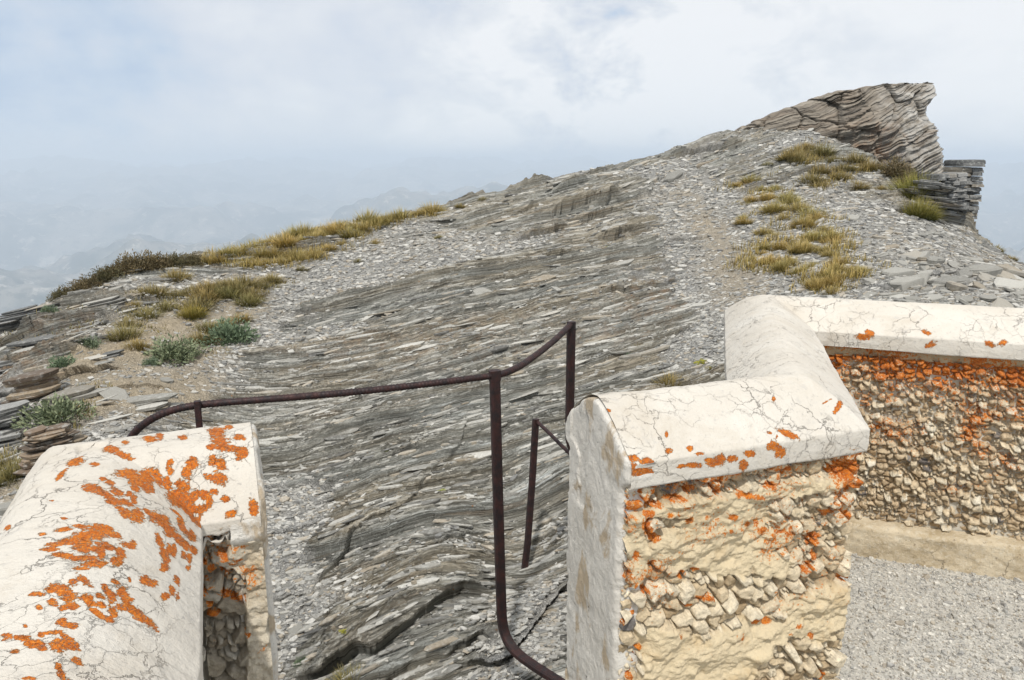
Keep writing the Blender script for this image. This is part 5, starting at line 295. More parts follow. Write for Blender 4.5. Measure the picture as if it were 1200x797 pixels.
# ================================================================= materials
def mat_rock():
    t = NT('schist'); st = t.attr('strata', 'Vector'); scr = t.attr('scree'); soil = t.attr('soil'); och = t.attr('ochre')
    P = t.pos
    # bedrock: thin layers drawn out along the bedding
    a = t.noise(t.scale(st, (1.3, 16, 3)), 1., 9, .68, .35); b = t.noise(t.scale(st, (3.5, 55, 5), (4, 2, 0)), 1., 6, .65, .2); c = t.noise(t.scale(st, (.35, 2.2, 1), (9, 1, 0)), 1., 5, .6, .3)
    layers = t.math('ADD', t.math('MULTIPLY', a, .6), t.math('MULTIPLY', b, .4))
    rock = t.ramp(layers, [(.34, (.055, .052, .046)), (.43, (.168, .159, .138)), (.50, (.305, .290, .252)), (.57, (.43, .415, .375)), (.67, (.61, .605, .575))])
    tint = t.ramp(c, [(.38, (1.05, .97, .84)), (.5, (1, 1, .97)), (.62, (.92, .97, 1.0))])
    rock = t.mix(.9, rock, tint, 'MULTIPLY')
    warm = t.noise(t.scale(st, (.9, 6, 1), (2, 7, 0)), 1., 6, .65, .4)
    rock = t.mix(t.ramp(warm, [(.57, 0.), (.68, .42)]), rock, (.30, .215, .135))
    rock = t.mix(t.math('MULTIPLY', och, t.ramp(t.noise(P, 7, 6, .7), [(.46, 0.), (.64, .7)])), rock, (.33, .18, .085))
    # pale crustose lichen specks on the bedrock
    sp = t.noise(P, 34, 5, .7); big = t.noise(P, 1.7, 3, .6)
    rock = t.mix(t.math('MULTIPLY', t.ramp(sp, [(.55, 0.), (.63, 1.)]), t.ramp(big, [(.45, 0.1), (.62, .75)])), rock, (.50, .50, .46))
    spo = t.noise(t.scale(P, (1, 1, 1), (5, 3, 8)), 15, 4, .7)
    rock = t.mix(t.ramp(spo, [(.695, 0.), (.72, .8)]), rock, (.42, .17, .04))
    # scree: small broken plates, each with its own grey
    w = t.vadd(P, t.noise(P, 9, 3, .5, what='Color'), .08)
    v1 = t.voro(t.scale(w, (1, 1.7, 1), rot=(0, 0, .2)), 27, 'F1', 'Color'); v2 = t.voro(t.scale(w, (1.4, 1, 1), (3, 3, 3)), 62, 'F1', 'Color')
    e1 = t.voro(t.scale(w, (1, 1.7, 1), rot=(0, 0, .2)), 27, 'DISTANCE_TO_EDGE'); e2 = t.voro(t.scale(w, (1.4, 1, 1), (3, 3, 3)), 62, 'DISTANCE_TO_EDGE')
    sc1 = t.ramp(v1, [(.1, (.17, .172, .17)), (.5, (.31, .305, .29)), (.9, (.47, .465, .44))]); sc2 = t.ramp(v2, [(.1, (.20, .198, .19)), (.5, (.33, .325, .305)), (.9, (.52, .51, .48))])
    scree = t.mix(.55, sc1, sc2)
    scree = t.mix(t.ramp(t.noise(P, .9, 5, .6), [(.42, 0.), (.68, .5)]), scree, (.40, .355, .28))
    soilc = t.mix(t.noise(P, 11, 5, .65), (.34, .27, .175), (.54, .45, .315))
    scree = t.mix(soil, scree, t.mix(.12, soilc, scree))
    sm = t.ramp(t.math('ADD', scr, t.math('MULTIPLY', t.math('SUBTRACT', t.noise(P, 6, 6, .7), .5), .9)), [(.40, 0.), (.56, 1.)])
    col = t.mix(sm, rock, scree)
    hr = t.math('ADD', t.math('MULTIPLY', a, 1.), t.math('MULTIPLY', b, .45))
    hs = t.math('ADD', t.math('MULTIPLY', t.math('MINIMUM', e1, .15), .9), t.math('ADD', t.math('MULTIPLY', t.math('MINIMUM', e2, .15), .5), t.math('MULTIPLY', v2, .06)))
    h = t.mix(sm, hr, hs)
    n1 = t.bump(h, .06, 1.)
    n2 = t.bump(t.noise(P, 90, 4, .7), .004, .8, n1)
    return t.done(col, .92, n2)

def mat_tower():
    t = NT('tower_schist'); st = t.attr('strata', 'Vector'); P = t.pos
    a = t.noise(t.scale(st, (1.1, 15, 1)), 1., 9, .68, .4); b = t.noise(t.scale(st, (3, 44, 1), (4, 2, 0)), 1., 6, .65, .2)
    lay = t.math('ADD', t.math('MULTIPLY', a, .6), t.math('MULTIPLY', b, .4))
    rock = t.ramp(lay, [(.33, (.075, .066, .056)), (.44, (.155, .136, .112)), (.53, (.24, .21, .17)), (.66, (.38, .345, .29))])
    rock = t.mix(t.ramp(t.noise(t.scale(st, (.8, 4, 1)), 1., 5, .65), [(.50, 0.), (.66, .42)]), rock, (.25, .18, .125))
    rock = t.mix(t.math('MULTIPLY', t.attr('ochre'), t.ramp(t.noise(P, 4, 6, .7), [(.48, 0.), (.62, .55)])), rock, (.33, .17, .08))
    rock = t.mix(t.math('MULTIPLY', t.attr('pale'), t.ramp(t.noise(P, 5, 6, .7), [(.42, 0.), (.6, .8)])), rock, (.47, .455, .42))
    return t.done(rock, .88, t.bump(t.noise(P, 60, 4, .7), .006, .8, t.bump(lay, .035, .9)))

def mat_slate(name='slate', lo=(.12, .117, .108), mid=(.285, .275, .245), hi=(.48, .465, .42)):
    t = NT(name); P = t.pos; rnd = t.attr('rnd')
    base = t.ramp(rnd, [(.0, lo), (.5, mid), (1., hi)])
    base = t.mix(t.ramp(t.math('FRACT', t.math('MULTIPLY', rnd, 7.31)), [(.78, 0.), (.9, .6)]), base, (.33, .27, .19))
    n = t.noise(P, 22, 6, .65); base = t.mix(t.ramp(n, [(.52, 0.), (.66, .55)]), base, (.44, .44, .41))
    base = t.mix(.5, base, t.ramp(t.noise(P, 70, 3, .6), [(.3, .55), (.7, 1.35)]), 'MULTIPLY')
    return t.done(base, .9, t.bump(t.noise(t.scale(P, (1, 1, 4)), 30, 5, .65), .008, .8))

def mat_gravel():
    t = NT('fine_gravel'); P = t.pos; w = t.vadd(P, t.noise(P, 40, 2, .5, what='Color'), .015)
    v1 = t.voro(w, 85, 'F1', 'Color'); v2 = t.voro(w, 190, 'F1', 'Color'); e1 = t.voro(w, 85, 'DISTANCE_TO_EDGE'); e2 = t.voro(w, 190, 'DISTANCE_TO_EDGE')
    c = t.mix(.5, t.ramp(v1, [(.05, (.27, .262, .245)), (.5, (.46, .44, .395)), (.95, (.69, .66, .59))]), t.ramp(v2, [(.05, (.29, .285, .27)), (.5, (.46, .45, .41)), (.95, (.70, .68, .62))]))
    c = t.mix(t.ramp(t.noise(P, 3, 5, .6), [(.35, 0.), (.7, .4)]), c, (.47, .43, .36))
    h = t.math('ADD', t.math('MULTIPLY', t.math('MINIMUM', e1, .12), 1.), t.math('MULTIPLY', t.math('MINIMUM', e2, .1), .6))
    return t.done(c, .95, t.bump(h, .007, .8))

def lichen_layer(t, col, thr_noise=1.):
    """orange crustose lichen where the surveyed field (plus ragged noise) is positive"""
    P = t.pos; f = t.attr('lichen')
    e = t.math('ADD', t.math('MULTIPLY', t.math('SUBTRACT', t.noise(P, 230, 5, .7), .5), 2.2 * thr_noise), t.math('MULTIPLY', t.math('SUBTRACT', t.noise(P, 85, 5, .65, .3), .5), 3.6 * thr_noise))
    m = t.ramp(t.math('ADD', f, e), [(-.0, 0.), (.14, 1.)])
    oc = t.ramp(t.noise(P, 130, 6, .75), [(.30, (.17, .040, .010)), (.42, (.48, .115, .010)), (.55, (.62, .178, .014)), (.76, (.78, .34, .07))])
    oc = t.mix(t.ramp(t.noise(t.scale(P, (1, 1, 1), (2, 6, 1)), 22, 4, .6), [(.40, 0.), (.62, .55)]), oc, (.42, .105, .02))
    oc = t.mix(t.ramp(t.noise(P, 260, 4, .7), [(.60, 0.), (.68, .6)]), oc, (.74, .42, .12))
    rim = t.ramp(t.math('ADD', f, e), [(-.0, 0.), (.05, .55), (.30, 0.)])
    hol = t.ramp(t.noise(P, 300, 4, .75), [(.36, .25), (.45, 1.)])
    m = t.math('MULTIPLY', m, hol)
    col = t.mix(t.ramp(t.math('ADD', t.math('ADD', f, e), .45), [(.0, 0.), (.40, .30)]), col, (.46, .36, .25))
    return m, t.mix(rim, t.mix(m, col, oc), (.66, .40, .16))

def mat_plaster(name, kind):
    """lime plaster: 'coping' pale and crazed, 'end' greyer with tan patches"""
    t = NT(name); P = t.pos
    if kind == 'coping':
        col = t.mix(t.ramp(t.noise(P, 3.2, 5, .6), [(.3, 0.), (.7, 1.)]), (.545, .50, .43), (.635, .60, .535))
        col = t.mix(t.ramp(t.noise(P, 14, 6, .7), [(.55, 0.), (.75, .55)]), col, (.60, .56, .50))
        col = t.mix(t.ramp(t.noise(P, 55, 6, .78), [(.58, 0.), (.68, .75)]), col, (.34, .32, .295))
        col = t.mix(t.ramp(t.noise(t.scale(P, (1, 1, 1), (7, 2, 1)), 6, 7, .72, .6), [(.50, 0.), (.68, .50)]), col, (.47, .41, .325))
        col = t.mix(t.ramp(t.noise(t.scale(P, (1, 1, 1), (1, 8, 5)), 21, 6, .7, .4), [(.58, 0.), (.70, .45)]), col, (.40, .385, .36))
    else:
        col = t.mix(t.ramp(t.noise(P, 5, 5, .6), [(.3, 0.), (.7, 1.)]), (.53, .50, .445), (.67, .64, .58))
        pt = t.ramp(t.noise(t.scale(P, (1, 1, .55), rot=(0, .3, 0)), 11, 5, .6, .3), [(.54, 0.), (.60, .85)])
        col = t.mix(pt, col, (.42, .33, .22))
        col = t.mix(t.ramp(t.noise(P, 60, 5, .75), [(.60, 0.), (.68, .6)]), col, (.30, .28, .25))
    # hairline crazing, two sizes, only in places
    w = t.vadd(P, t.noise(P, 9, 6, .65, what='Color'), .11)
    c1 = t.voro(w, 9, 'DISTANCE_TO_EDGE'); c2 = t.voro(w, 21, 'DISTANCE_TO_EDGE')
    g1 = t.ramp(t.noise(P, 6, 3, .6), [(.46, 0.), (.62, 1.)]); g2 = t.ramp(t.noise(t.scale(P, (1, 1, 1), (3, 1, 2)), 5, 3, .6), [(.50, 0.), (.64, 1.)])
    k1 = t.math('MULTIPLY', t.ramp(c1, [(.0, 1.), (.012, 0.)]), g1); k2 = t.math('MULTIPLY', t.ramp(c2, [(.0, 1.), (.018, 0.)]), g2)
    crack = t.math('MAXIMUM', k1, k2)
    col = t.mix(t.math('MULTIPLY', crack, .55 if kind == 'coping' else .12), col, (.16, .13, .10))
    m, col = lichen_layer(t, col)
    n = t.bump(t.noise(P, 24, 6, .65), .006, .7)
    n = t.bump(t.math('SUBTRACT', t.noise(P, 160, 4, .7), t.math('MULTIPLY', crack, 1.4 if kind == 'coping' else .2)), .0028, .9, n)
    n = t.bump(t.math('MULTIPLY', m, t.math('ADD', .5, t.noise(P, 150, 4, .7))), .003, 1., n)
    if kind != 'coping': n = t.bump(t.noise(t.scale(P, (1, 1, .6), rot=(0, .5, 0)), 38, 6, .7, .5), .008, .9, n)
    return t.done(col, .9, n)

def mat_rubble(name, stone, mortar, dark):
    t = NT(name); P = t.pos; rnd = t.attr('rnd'); pl = t.attr('plaster')
    s = t.ramp(rnd, stone)
    s = t.mix(t.ramp(t.math('FRACT', t.math('MULTIPLY', rnd, 5.77)), [(.955, 0.), (.965, .8)]), s, dark)
    s = t.mix(.8, s, t.ramp(t.noise(P, 70, 5, .7), [(.3, .6), (.7, 1.3)]), 'MULTIPLY')
    mo = t.mix(t.noise(P, 18, 5, .65), tuple(v * .82 for v in mortar), mortar)
    mo = t.mix(t.ramp(t.noise(P, 7, 5, .7), [(.52, 0.), (.68, .6)]), mo, tuple(v * k for v, k in zip(mortar, (.78, .66, .5))))
    col = t.mix(pl, s, mo)
    m, col = lichen_layer(t, col, .9)
    n = t.bump(t.noise(P, 45, 6, .7), .010, .9); n = t.bump(t.noise(P, 190, 3, .7), .003, .9, n)
    return t.done(col, .92, n)

def mat_simple(name, c1, c2, sc=12, bump=.004, rough=.85, stretch=(1, 1, 1), spec=.25):
    t = NT(name); P = t.scale(t.pos, stretch)
    t.b.inputs['Specular IOR Level'].default_value = spec
    n = t.noise(P, sc, 6, .65)
    return t.done(t.mix(t.ramp(n, [(.35, 0.), (.65, 1.)]), c1, c2), rough, t.bump(n, bump, .8))

def mat_iron():
    t = NT('rusted_iron'); P = t.pos
    c = t.mix(t.ramp(t.noise(P, 30, 6, .7), [(.38, 0.), (.62, 1.)]), (.018, .014, .015), (.048, .020, .018))
    c = t.mix(t.ramp(t.noise(P, 120, 4, .7), [(.6, 0.), (.7, .5)]), c, (.10, .05, .038))
    t.b.inputs['Metallic'].default_value = .25; t.b.inputs['Specular IOR Level'].default_value = .4
    return t.done(c, t.ramp(t.noise(P, 40, 4, .6), [(.3, .42), (.7, .75)]), t.bump(t.noise(P, 140, 5, .7), .0016, .9))

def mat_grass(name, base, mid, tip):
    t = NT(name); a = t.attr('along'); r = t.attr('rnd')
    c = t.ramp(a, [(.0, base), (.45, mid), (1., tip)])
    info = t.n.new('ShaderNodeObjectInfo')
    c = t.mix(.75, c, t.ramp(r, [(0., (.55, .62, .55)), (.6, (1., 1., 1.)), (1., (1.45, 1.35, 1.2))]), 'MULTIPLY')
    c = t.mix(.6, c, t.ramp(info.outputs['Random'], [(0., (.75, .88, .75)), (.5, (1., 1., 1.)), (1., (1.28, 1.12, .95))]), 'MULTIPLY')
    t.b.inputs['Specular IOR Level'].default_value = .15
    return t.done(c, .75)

M_rock = mat_rock(); M_tower = mat_tower(); M_slate = mat_slate(); M_chip = mat_slate('pale_slate_chips', (.18, .178, .17), (.31, .30, .272), (.52, .505, .465)); M_gravel = mat_gravel()
M_cop = mat_plaster('coping_plaster', 'coping'); M_end = mat_plaster('end_plaster', 'end')
M_rubA = mat_rubble('mortared_rubble', [(0., (.38, .28, .165)), (.4, (.60, .48, .315)), (1., (.75, .655, .49))], (.70, .58, .385), (.085, .095, .12))
M_pebble = mat_slate('gravel_pebbles', (.30, .292, .275), (.47, .45, .405), (.68, .65, .58))
def mat_plinth():
    t = NT('cement_plinth'); P = t.pos
    c = t.mix(t.ramp(t.noise(P, 8, 8, .72, .3), [(.36, 0.), (.64, 1.)]), (.42, .33, .205), (.68, .58, .42))
    c = t.mix(t.ramp(t.noise(P, 60, 6, .75), [(.50, 0.), (.66, .7)]), c, (.66, .60, .48))
    c = t.mix(t.ramp(t.noise(t.scale(P, (1, 1, 1), (3, 3, 3)), 42, 6, .75), [(.58, 0.), (.68, .8)]), c, (.20, .15, .10))
    k = t.math('MULTIPLY', t.ramp(t.voro(t.vadd(P, t.noise(P, 12, 5, .6, what='Color'), .16), 4, 'DISTANCE_TO_EDGE'), [(.0, .6), (.008, 0.)]), t.ramp(t.noise(P, 3, 3, .5), [(.48, 0.), (.56, 1.)]))
    c = t.mix(k, c, (.12, .09, .06))
    return t.done(c, .95, t.bump(t.math('SUBTRACT', t.noise(P, 38, 8, .75), k), .012, .9))
M_plinth = mat_plinth(); M_core = mat_simple('rough_render', (.42, .37, .29), (.56, .52, .44), 8, .01)
M_iron = mat_iron()
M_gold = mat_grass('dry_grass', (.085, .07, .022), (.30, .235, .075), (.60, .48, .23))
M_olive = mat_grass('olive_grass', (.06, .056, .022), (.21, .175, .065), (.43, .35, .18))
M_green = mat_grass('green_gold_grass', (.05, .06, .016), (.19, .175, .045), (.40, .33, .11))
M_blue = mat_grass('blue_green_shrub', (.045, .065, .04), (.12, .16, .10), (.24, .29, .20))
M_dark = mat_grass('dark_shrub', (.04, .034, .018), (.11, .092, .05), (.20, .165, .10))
M_moss = mat_grass('lime_moss', (.10, .12, .02), (.30, .32, .05), (.48, .48, .10))
M_wood = mat_simple('weathered_wood', (.16, .11, .07), (.34, .26, .18), 20, .005, .8, (8, 1, 1))
# ================================================================= terrain: bedrock slope, scree, path
def strata_uv(x, y):
    """coordinates along (u) and across (v) the outcropping layers"""
    w = .20 * fbm(x * .30, y * .30, 3, 11)
    w2 = .06 * fbm(x * 1.3, y * 1.3, 3, 12)
    u = x + .32 * y; v = y - .32 * x + w + w2
    return u, v

def saw(u, v, seed):
    """ragged layers: each cell of v is a bed whose edge breaks off abruptly on the near side"""
    k = v + .34 * vnoise(u * .55, v * .3, seed) + .18 * vnoise(u * 1.9, v * .6, seed + 1)
    f = k - np.floor(k); row = np.floor(k)
    amp = hsh(row, np.floor(u * .23 + hsh(row, row * 0, seed + 3) * 9), seed + 2)
    amp2 = .5 + .5 * vnoise(u * .35 + row * 3.7, row * 1.3, seed + 4)
    e = sstep(0, .07, f) * (1 - f) ** 1.1
    return e * (.35 + amp * .65) * (.25 + amp2)

def masks(x, y):
    th = np.arctan2(x, y)
    n = fbm(x * .55, y * .55, 4, 31); n2 = fbm(x * 2.1, y * 2.1, 3, 33)
    u, v = strata_uv(x, y)
    band = fbm(u * .33, v * 1.15, 4, 35)
    s = .36 + .75 * band + .22 * n2
    for (cx, cy, rx, ry, k) in SCREE:
        d = ((x - cx) / rx) ** 2 + ((y - cy) / ry) ** 2
        s = s + k * np.exp(-d)
    soil = 0 * x
    for (cx, cy, rx, ry, k) in SOIL:
        d = ((x - cx) / rx) ** 2 + ((y - cy) / ry) ** 2
        soil = np.maximum(soil, k * np.exp(-d * d))
    soil = np.clip(soil + .3 * n2 * (soil > .1), 0, 1)
    och = 0 * x
    for (cx, cy, rx, ry, k) in OCHRE:
        och = np.maximum(och, k * np.exp(-((x - cx) / rx) ** 2 - ((y - cy) / ry) ** 2))
    return np.clip(s, 0, 1), soil, och

def terrain_points(th, Rr):
    x = Rr * np.sin(th); y = Rr * np.cos(th)
    z = zbase(x, y)
    scr, soil, och = masks(x, y)
    rock = 1 - sstep(.42, .60, scr)
    u, v = strata_uv(x, y)
    fade = sstep(15, 12, np.hypot(x, y)) * .6 + .4
    hb = .11 * saw(u * .8, v * 1.1, 41) + .080 * saw(u * 1.2, v * 2.4, 51) + .055 * saw(u * 2.4, v * 5.2, 61) + .032 * saw(u * 4.4, v * 11., 71) + .017 * saw(u * 8, v * 23, 81)
    rough = .010 * fbm(x * 9, y * 9, 4, 21) + .055 * fbm(x * .9, y * .9, 4, 22)
    f1, f2, cid, dx, dy = worley(x * 13 + .3 * vnoise(x * 20, y * 20, 3), y * 17, 91)
    chips = .014 * (cid - .4) * sstep(.0, .14, f2 - f1) + .012 * (dx * (cid - .5) + dy * (hsh(np.floor(cid * 9999), dx * 0, 5) - .5))
    b1, b2, bid, bx_, by_ = worley(u * 2.3 + .3 * fbm(u * 3, v * 3, 2, 97), v * 8.5 + .25 * fbm(u * 4, v * 6, 2, 98), 99)
    c1_, c2_, cid_, cx_, cy_ = worley(u * 6.5, v * 21, 199)
    blocks = rock * (.034 * (bid - .5) + .016 * (cid_ - .5) + .02 * by_ * (bid - .3)) * sstep(.0, .05, b2 - b1)
    g1, g2, gid, gx, gy = worley(x * 5, y * 6.5 + .4 * vnoise(x * 8, y * 8, 4), 95)
    chips = chips + .022 * (gid > .55) * (gid - .3) * sstep(.0, .1, g2 - g1)
    hl, lip = ledge_field(x, y)
    hb = hb + blocks - .045
    e = hb * (.12 + .88 * rock) + hl * (.4 + .6 * rock)
    z = z + rough + e * .93 + chips * (1 - rock * .8)
    lay = (e + .25 * z) * 42 + 1.2 * fbm(u * 1.5, v * 2, 2, 27); lay = lay - np.floor(lay)
    over = e * .42 + lip * .5 + .008 * rock * (lay - .5) * sstep(.01, .05, e)                          # beds lean out over their near edge
    y = y - over; x = x + over * .12
    st = np.stack([u, v + e * 2.6, z * .5], -1)
    return x, y, z, scr, soil, och, st

def build_terrain():
    nth, nr = 1500, 860
    th = np.linspace(-.74, .74, nth)
    Rc = _smoothcrest(th)
    r0 = 1.75
    t = np.linspace(0, 1, nr)[:, None]
    RR = r0 * (Rc[None, :] / r0) ** t
    tail = Rc[None, :] + np.array([.06, .15, .3, .5, .8, 1.2, 1.8, 2.6, 4, 6, 9, 13, 20, 30, 45])[:, None]
    RR = np.concatenate([RR, tail], 0); TH = np.broadcast_to(th[None, :], RR.shape)
    x, y, z, scr, soil, och, st = terrain_points(TH, RR)
    V = np.stack([x, y, z], -1).reshape(-1, 3)
    me = fast_mesh('rock_slope', V, grid_faces(*RR.shape), [M_rock], True, dict(strata=st.reshape(-1, 3), scree=scr.ravel(), soil=soil.ravel(), ochre=och.ravel()))
    tag(obj('rock_slope', me), kind='structure')
    # the flanks outside the picture, coarser
    for nm, a0, a1, n in (('rock_slope_flank', -2.6, -.738, 260), ('rock_slope_flank', .738, 2.6, 260)):
        th2 = np.linspace(a0, a1, n); Rc2 = _smoothcrest(np.clip(th2, _ct[0], _ct[-1]))
        t2 = np.linspace(0, 1, 150)[:, None]; R2 = np.concatenate([r0 * (Rc2[None, :] / r0) ** t2, Rc2[None, :] + np.array([.06, .15, .3, .5, .8, 1.2, 1.8, 2.6, 4, 6, 9, 13, 20, 30, 45])[:, None]], 0)
        T2 = np.broadcast_to(th2[None, :], R2.shape)
        x2, y2, z2, s2, so2, oc2, st2 = terrain_points(T2, R2)
        me2 = fast_mesh(nm, np.stack([x2, y2, z2], -1).reshape(-1, 3), grid_faces(*R2.shape), [M_rock], True, dict(strata=st2.reshape(-1, 3), scree=s2.ravel(), soil=so2.ravel(), ochre=oc2.ravel()))
        tag(obj(nm, me2), kind='structure')
    return th, r0, Rc, x, y, z, nr

T_th, T_r0, T_Rc, T_x, T_y, T_z, T_nr = build_terrain()
def ground(x, y):
    """surface height of the built slope"""
    x = np.atleast_1d(np.asarray(x, float)); y = np.atleast_1d(np.asarray(y, float))
    th = np.arctan2(x, y); Rr = np.hypot(x, y)
    j = np.clip(np.round((th - T_th[0]) / (T_th[1] - T_th[0])).astype(int), 0, len(T_th) - 1)
    t = np.log(Rr / T_r0) / np.log(T_Rc[j] / T_r0)
    i = np.clip(np.round(t * (T_nr - 1)).astype(int), 0, T_nr - 1)
    zz = T_z[i, j]
    return np.where(t > 1.0, zbase(x, y), zz)
def ground_normal(x, y, d=.12):
    gx = (zbase(x + d, y) - zbase(x - d, y)) / (2 * d); gy = (zbase(x, y + d) - zbase(x, y - d)) / (2 * d)
    n = np.stack([-gx, -gy, np.ones_like(gx)], -1); return n / np.linalg.norm(n, axis=-1)[..., None]

# ---------------------------------------------------------------- plates of rock: irregular slabs
def slab_proto(rng, n=8):
    """unit slab: ragged polygon, thickness 1, chamfered upper edge; returns verts, tris"""
    a = np.sort(rng.random(n) * .6 + np.arange(n)) * 2 * PI / n
    r = .5 * (.72 + .4 * rng.random(n))
    ring = np.stack([np.cos(a) * r, np.sin(a) * r], 1)
    lo = np.column_stack([ring * .93, np.full(n, -.5)]); mid = np.column_stack([ring, np.full(n, .22 + .1 * rng.random())]); up = np.column_stack([ring * (.80 + .14 * rng.random((n, 1))), .5 + .16 * (rng.random(n) - .5)])
    V = np.concatenate([lo, mid, up, [[0, 0, .5]], [[0, 0, -.5]]])
    F = []
    for i in range(n):
        j = (i + 1) % n
        F += [(i, j, n + j), (i, n + j, n + i), (n + i, n + j, 2 * n + j), (n + i, 2 * n + j, 2 * n + i), (2 * n + i, 2 * n + j, 3 * n), (j, i, 3 * n + 1)]
    return V, np.array(F)
def rot_to(nrm, ang, tiltx, tilty):
    """frames whose z follows nrm (+ tilt) and whose x is turned by ang"""
    k = np.stack([nrm[:, 0] + tiltx, nrm[:, 1] + tilty, nrm[:, 2]], 1); k /= np.linalg.norm(k, axis=1)[:, None]
    ax = np.stack([np.cos(ang), np.sin(ang), np.zeros_like(ang)], 1); ax -= k * (ax * k).sum(1)[:, None]; ax /= np.linalg.norm(ax, axis=1)[:, None]
    ay = np.cross(k, ax); return np.stack([ax, ay, k], 2)
def scatter_mesh(name, pos, M3, size, rng, mat, nproto=10, sides=(5, 6, 7, 8)):
    """one mesh of many slabs; size (n,3)"""
    protos = [slab_proto(rng, rng.choice(sides)) for _ in range(nproto)]
    pid = rng.integers(0, nproto, len(pos)); Vs = []; Fs = []; Rn = []; off = 0
    for p, (V, F) in enumerate(protos):
        s = np.nonzero(pid == p)[0]
        if len(s) == 0: continue
        L = V[None] * size[s][:, None, :]
        W = np.einsum('nij,nvj->nvi', M3[s], L) + pos[s][:, None, :]
        Vs.append(W.reshape(-1, 3)); Fs.append((F[None] + (np.arange(len(s)) * len(V))[:, None, None] + off).reshape(-1, 3)); off += len(s) * len(V)
        Rn.append(np.repeat(rng.random(len(s)), len(V)))
    return fast_mesh(name, np.concatenate(Vs), np.concatenate(Fs), [mat], False, dict(rnd=np.concatenate(Rn)))

rng = np.random.default_rng(7)
def sample_region(n, wfun, thr=(-.74, .74), rr=(2.6, 15.2), near_pow=1.6):
    """points on the slope, denser towards the viewer's terrace, kept with probability wfun"""
    out = []
    tot = 0
    while tot < n:
        m = n * 2
        th = rng.uniform(*thr, m); q = rng.random(m) ** near_pow
        Rr = rr[0] * (rr[1] / rr[0]) ** q
        ok = Rr < Rcrest(th) - .05
        x = (Rr * np.sin(th))[ok]; y = (Rr * np.cos(th))[ok]
        k = rng.random(len(x)) < wfun(x, y)
        out.append(np.stack([x[k], y[k]], 1)); tot += k.sum()
    return np.concatenate(out)[:n]

# small chips lying on the scree
p = sample_region(62000, lambda x, y: np.clip(sstep(.30, .55, masks(x, y)[0]) + .05, 0, 1) * np.clip(1 - 1.05 * masks(x, y)[1], .06, 1), near_pow=.9)
dist = np.hypot(p[:, 0], p[:, 1])
s = (.012 + .022 * rng.random(len(p)) ** 3.0 + .02 * (rng.random(len(p)) > .985)) * (.55 + dist / 8.)
size = np.stack([s * rng.uniform(1.2, 2.4, len(p)), s * rng.uniform(.8, 1.3, len(p)), s * rng.uniform(.15, .45, len(p))], 1)
nr_ = ground_normal(p[:, 0], p[:, 1])
M3 = rot_to(nr_, rng.uniform(-.9, .9, len(p)) + PI * (rng.random(len(p)) > .5), rng.normal(0, .16, len(p)), rng.normal(0, .16, len(p)))
pos = np.column_stack([p, ground(p[:, 0], p[:, 1]) + size[:, 2] * .3])
tag(obj('scree_chips', scatter_mesh('scree_chips', pos, M3, size, rng, M_chip, 14, (4, 5, 6))), 'small pale broken schist chips strewn thickly over the whole slope', 'scree', kind='stuff')

# long thin plates broken along the bedding of the bedrock
p = sample_region(9000, lambda x, y: 1 - sstep(.45, .62, masks(x, y)[0]) * .93, near_pow=.8)
dist = np.hypot(p[:, 0], p[:, 1]); n_ = len(p)
L = (.022 + .13 * rng.random(n_) ** 4) * (.40 + dist / 8)
size = np.stack([L * 2.1, L * rng.uniform(.25, .6, n_), (.005 + .018 * rng.random(n_) ** 2) * (.5 + dist / 9)], 1)
nr_ = ground_normal(p[:, 0], p[:, 1])
M3 = rot_to(nr_, rng.normal(.30, .12, n_), rng.normal(-.02, .07, n_), rng.normal(.12, .14, n_))
pos = np.column_stack([p, ground(p[:, 0], p[:, 1]) + size[:, 2] * .0])
tag(obj('bedding_plates', scatter_mesh('bedding_plates', pos, M3, size, rng, M_slate, 16, (6, 7, 8, 9))), 'long thin grey rock plates broken along the layers of the slope', 'rock debris', kind='stuff')

# the apron of larger loose slabs below the rock tower: the biggest are things of their own
protos = []
for q in range(14):
    V, F = slab_proto(rng, int(rng.choice([6, 7, 8, 9])))
    V = V * np.array([1.35, .8, .16 + .16 * rng.random()])
    V[:, :2] += .03 * rng.normal(size=(len(V), 2)); V[:, 2] += .05 * V[:, 0] * rng.normal()
    protos.append(fast_mesh('slab', V, F, [M_slate], False, dict(rnd=np.full(len(V), .15 + .8 * rng.random()))))
def lay_slabs(spots, group, label_of):
    for (x, y, sz) in spots:
        o = bpy.data.objects.new('loose_rock', protos[rng.integers(len(protos))]); C.objects.link(o)
        xa = np.array([x]); ya = np.array([y]); nn = ground_normal(xa, ya)
        m = rot_to(nn, np.array([rng.uniform(-1.2, 1.2)]), np.array([rng.normal(0, .2)]), np.array([rng.normal(-.05, .2)]))[0]
        from mathutils import Matrix
        mm = Matrix([[*(m[i] * sz), 0] for i in range(3)] + [[0, 0, 0, 1]])
        mm.translation = (x, y, float(ground(xa, ya)[0]) + .05 * sz)
        o.matrix_world = mm
        tag(o, label_of(x, y, sz), 'rock', group)
pp = []
apr = [(2.9, 4.9, 8.2, 6.3, 9.6)]
while len(pp) < 240:
    x = rng.uniform(2.7, 6.4); y = rng.uniform(5.6, 10.2)
    if x < y * .43 + .15 or math.hypot(x, y) > float(Rcrest(math.atan2(x, y))) - .1: continue
    w = np.exp(-((x - 4.6) / 1.6) ** 2 - ((y - 6.9) / 1.5) ** 2)
    if rng.random() > w + .12: continue
    pp.append((x, y, (.075 + .17 * rng.random() ** 2.4) * (.8 + .4 * w)))
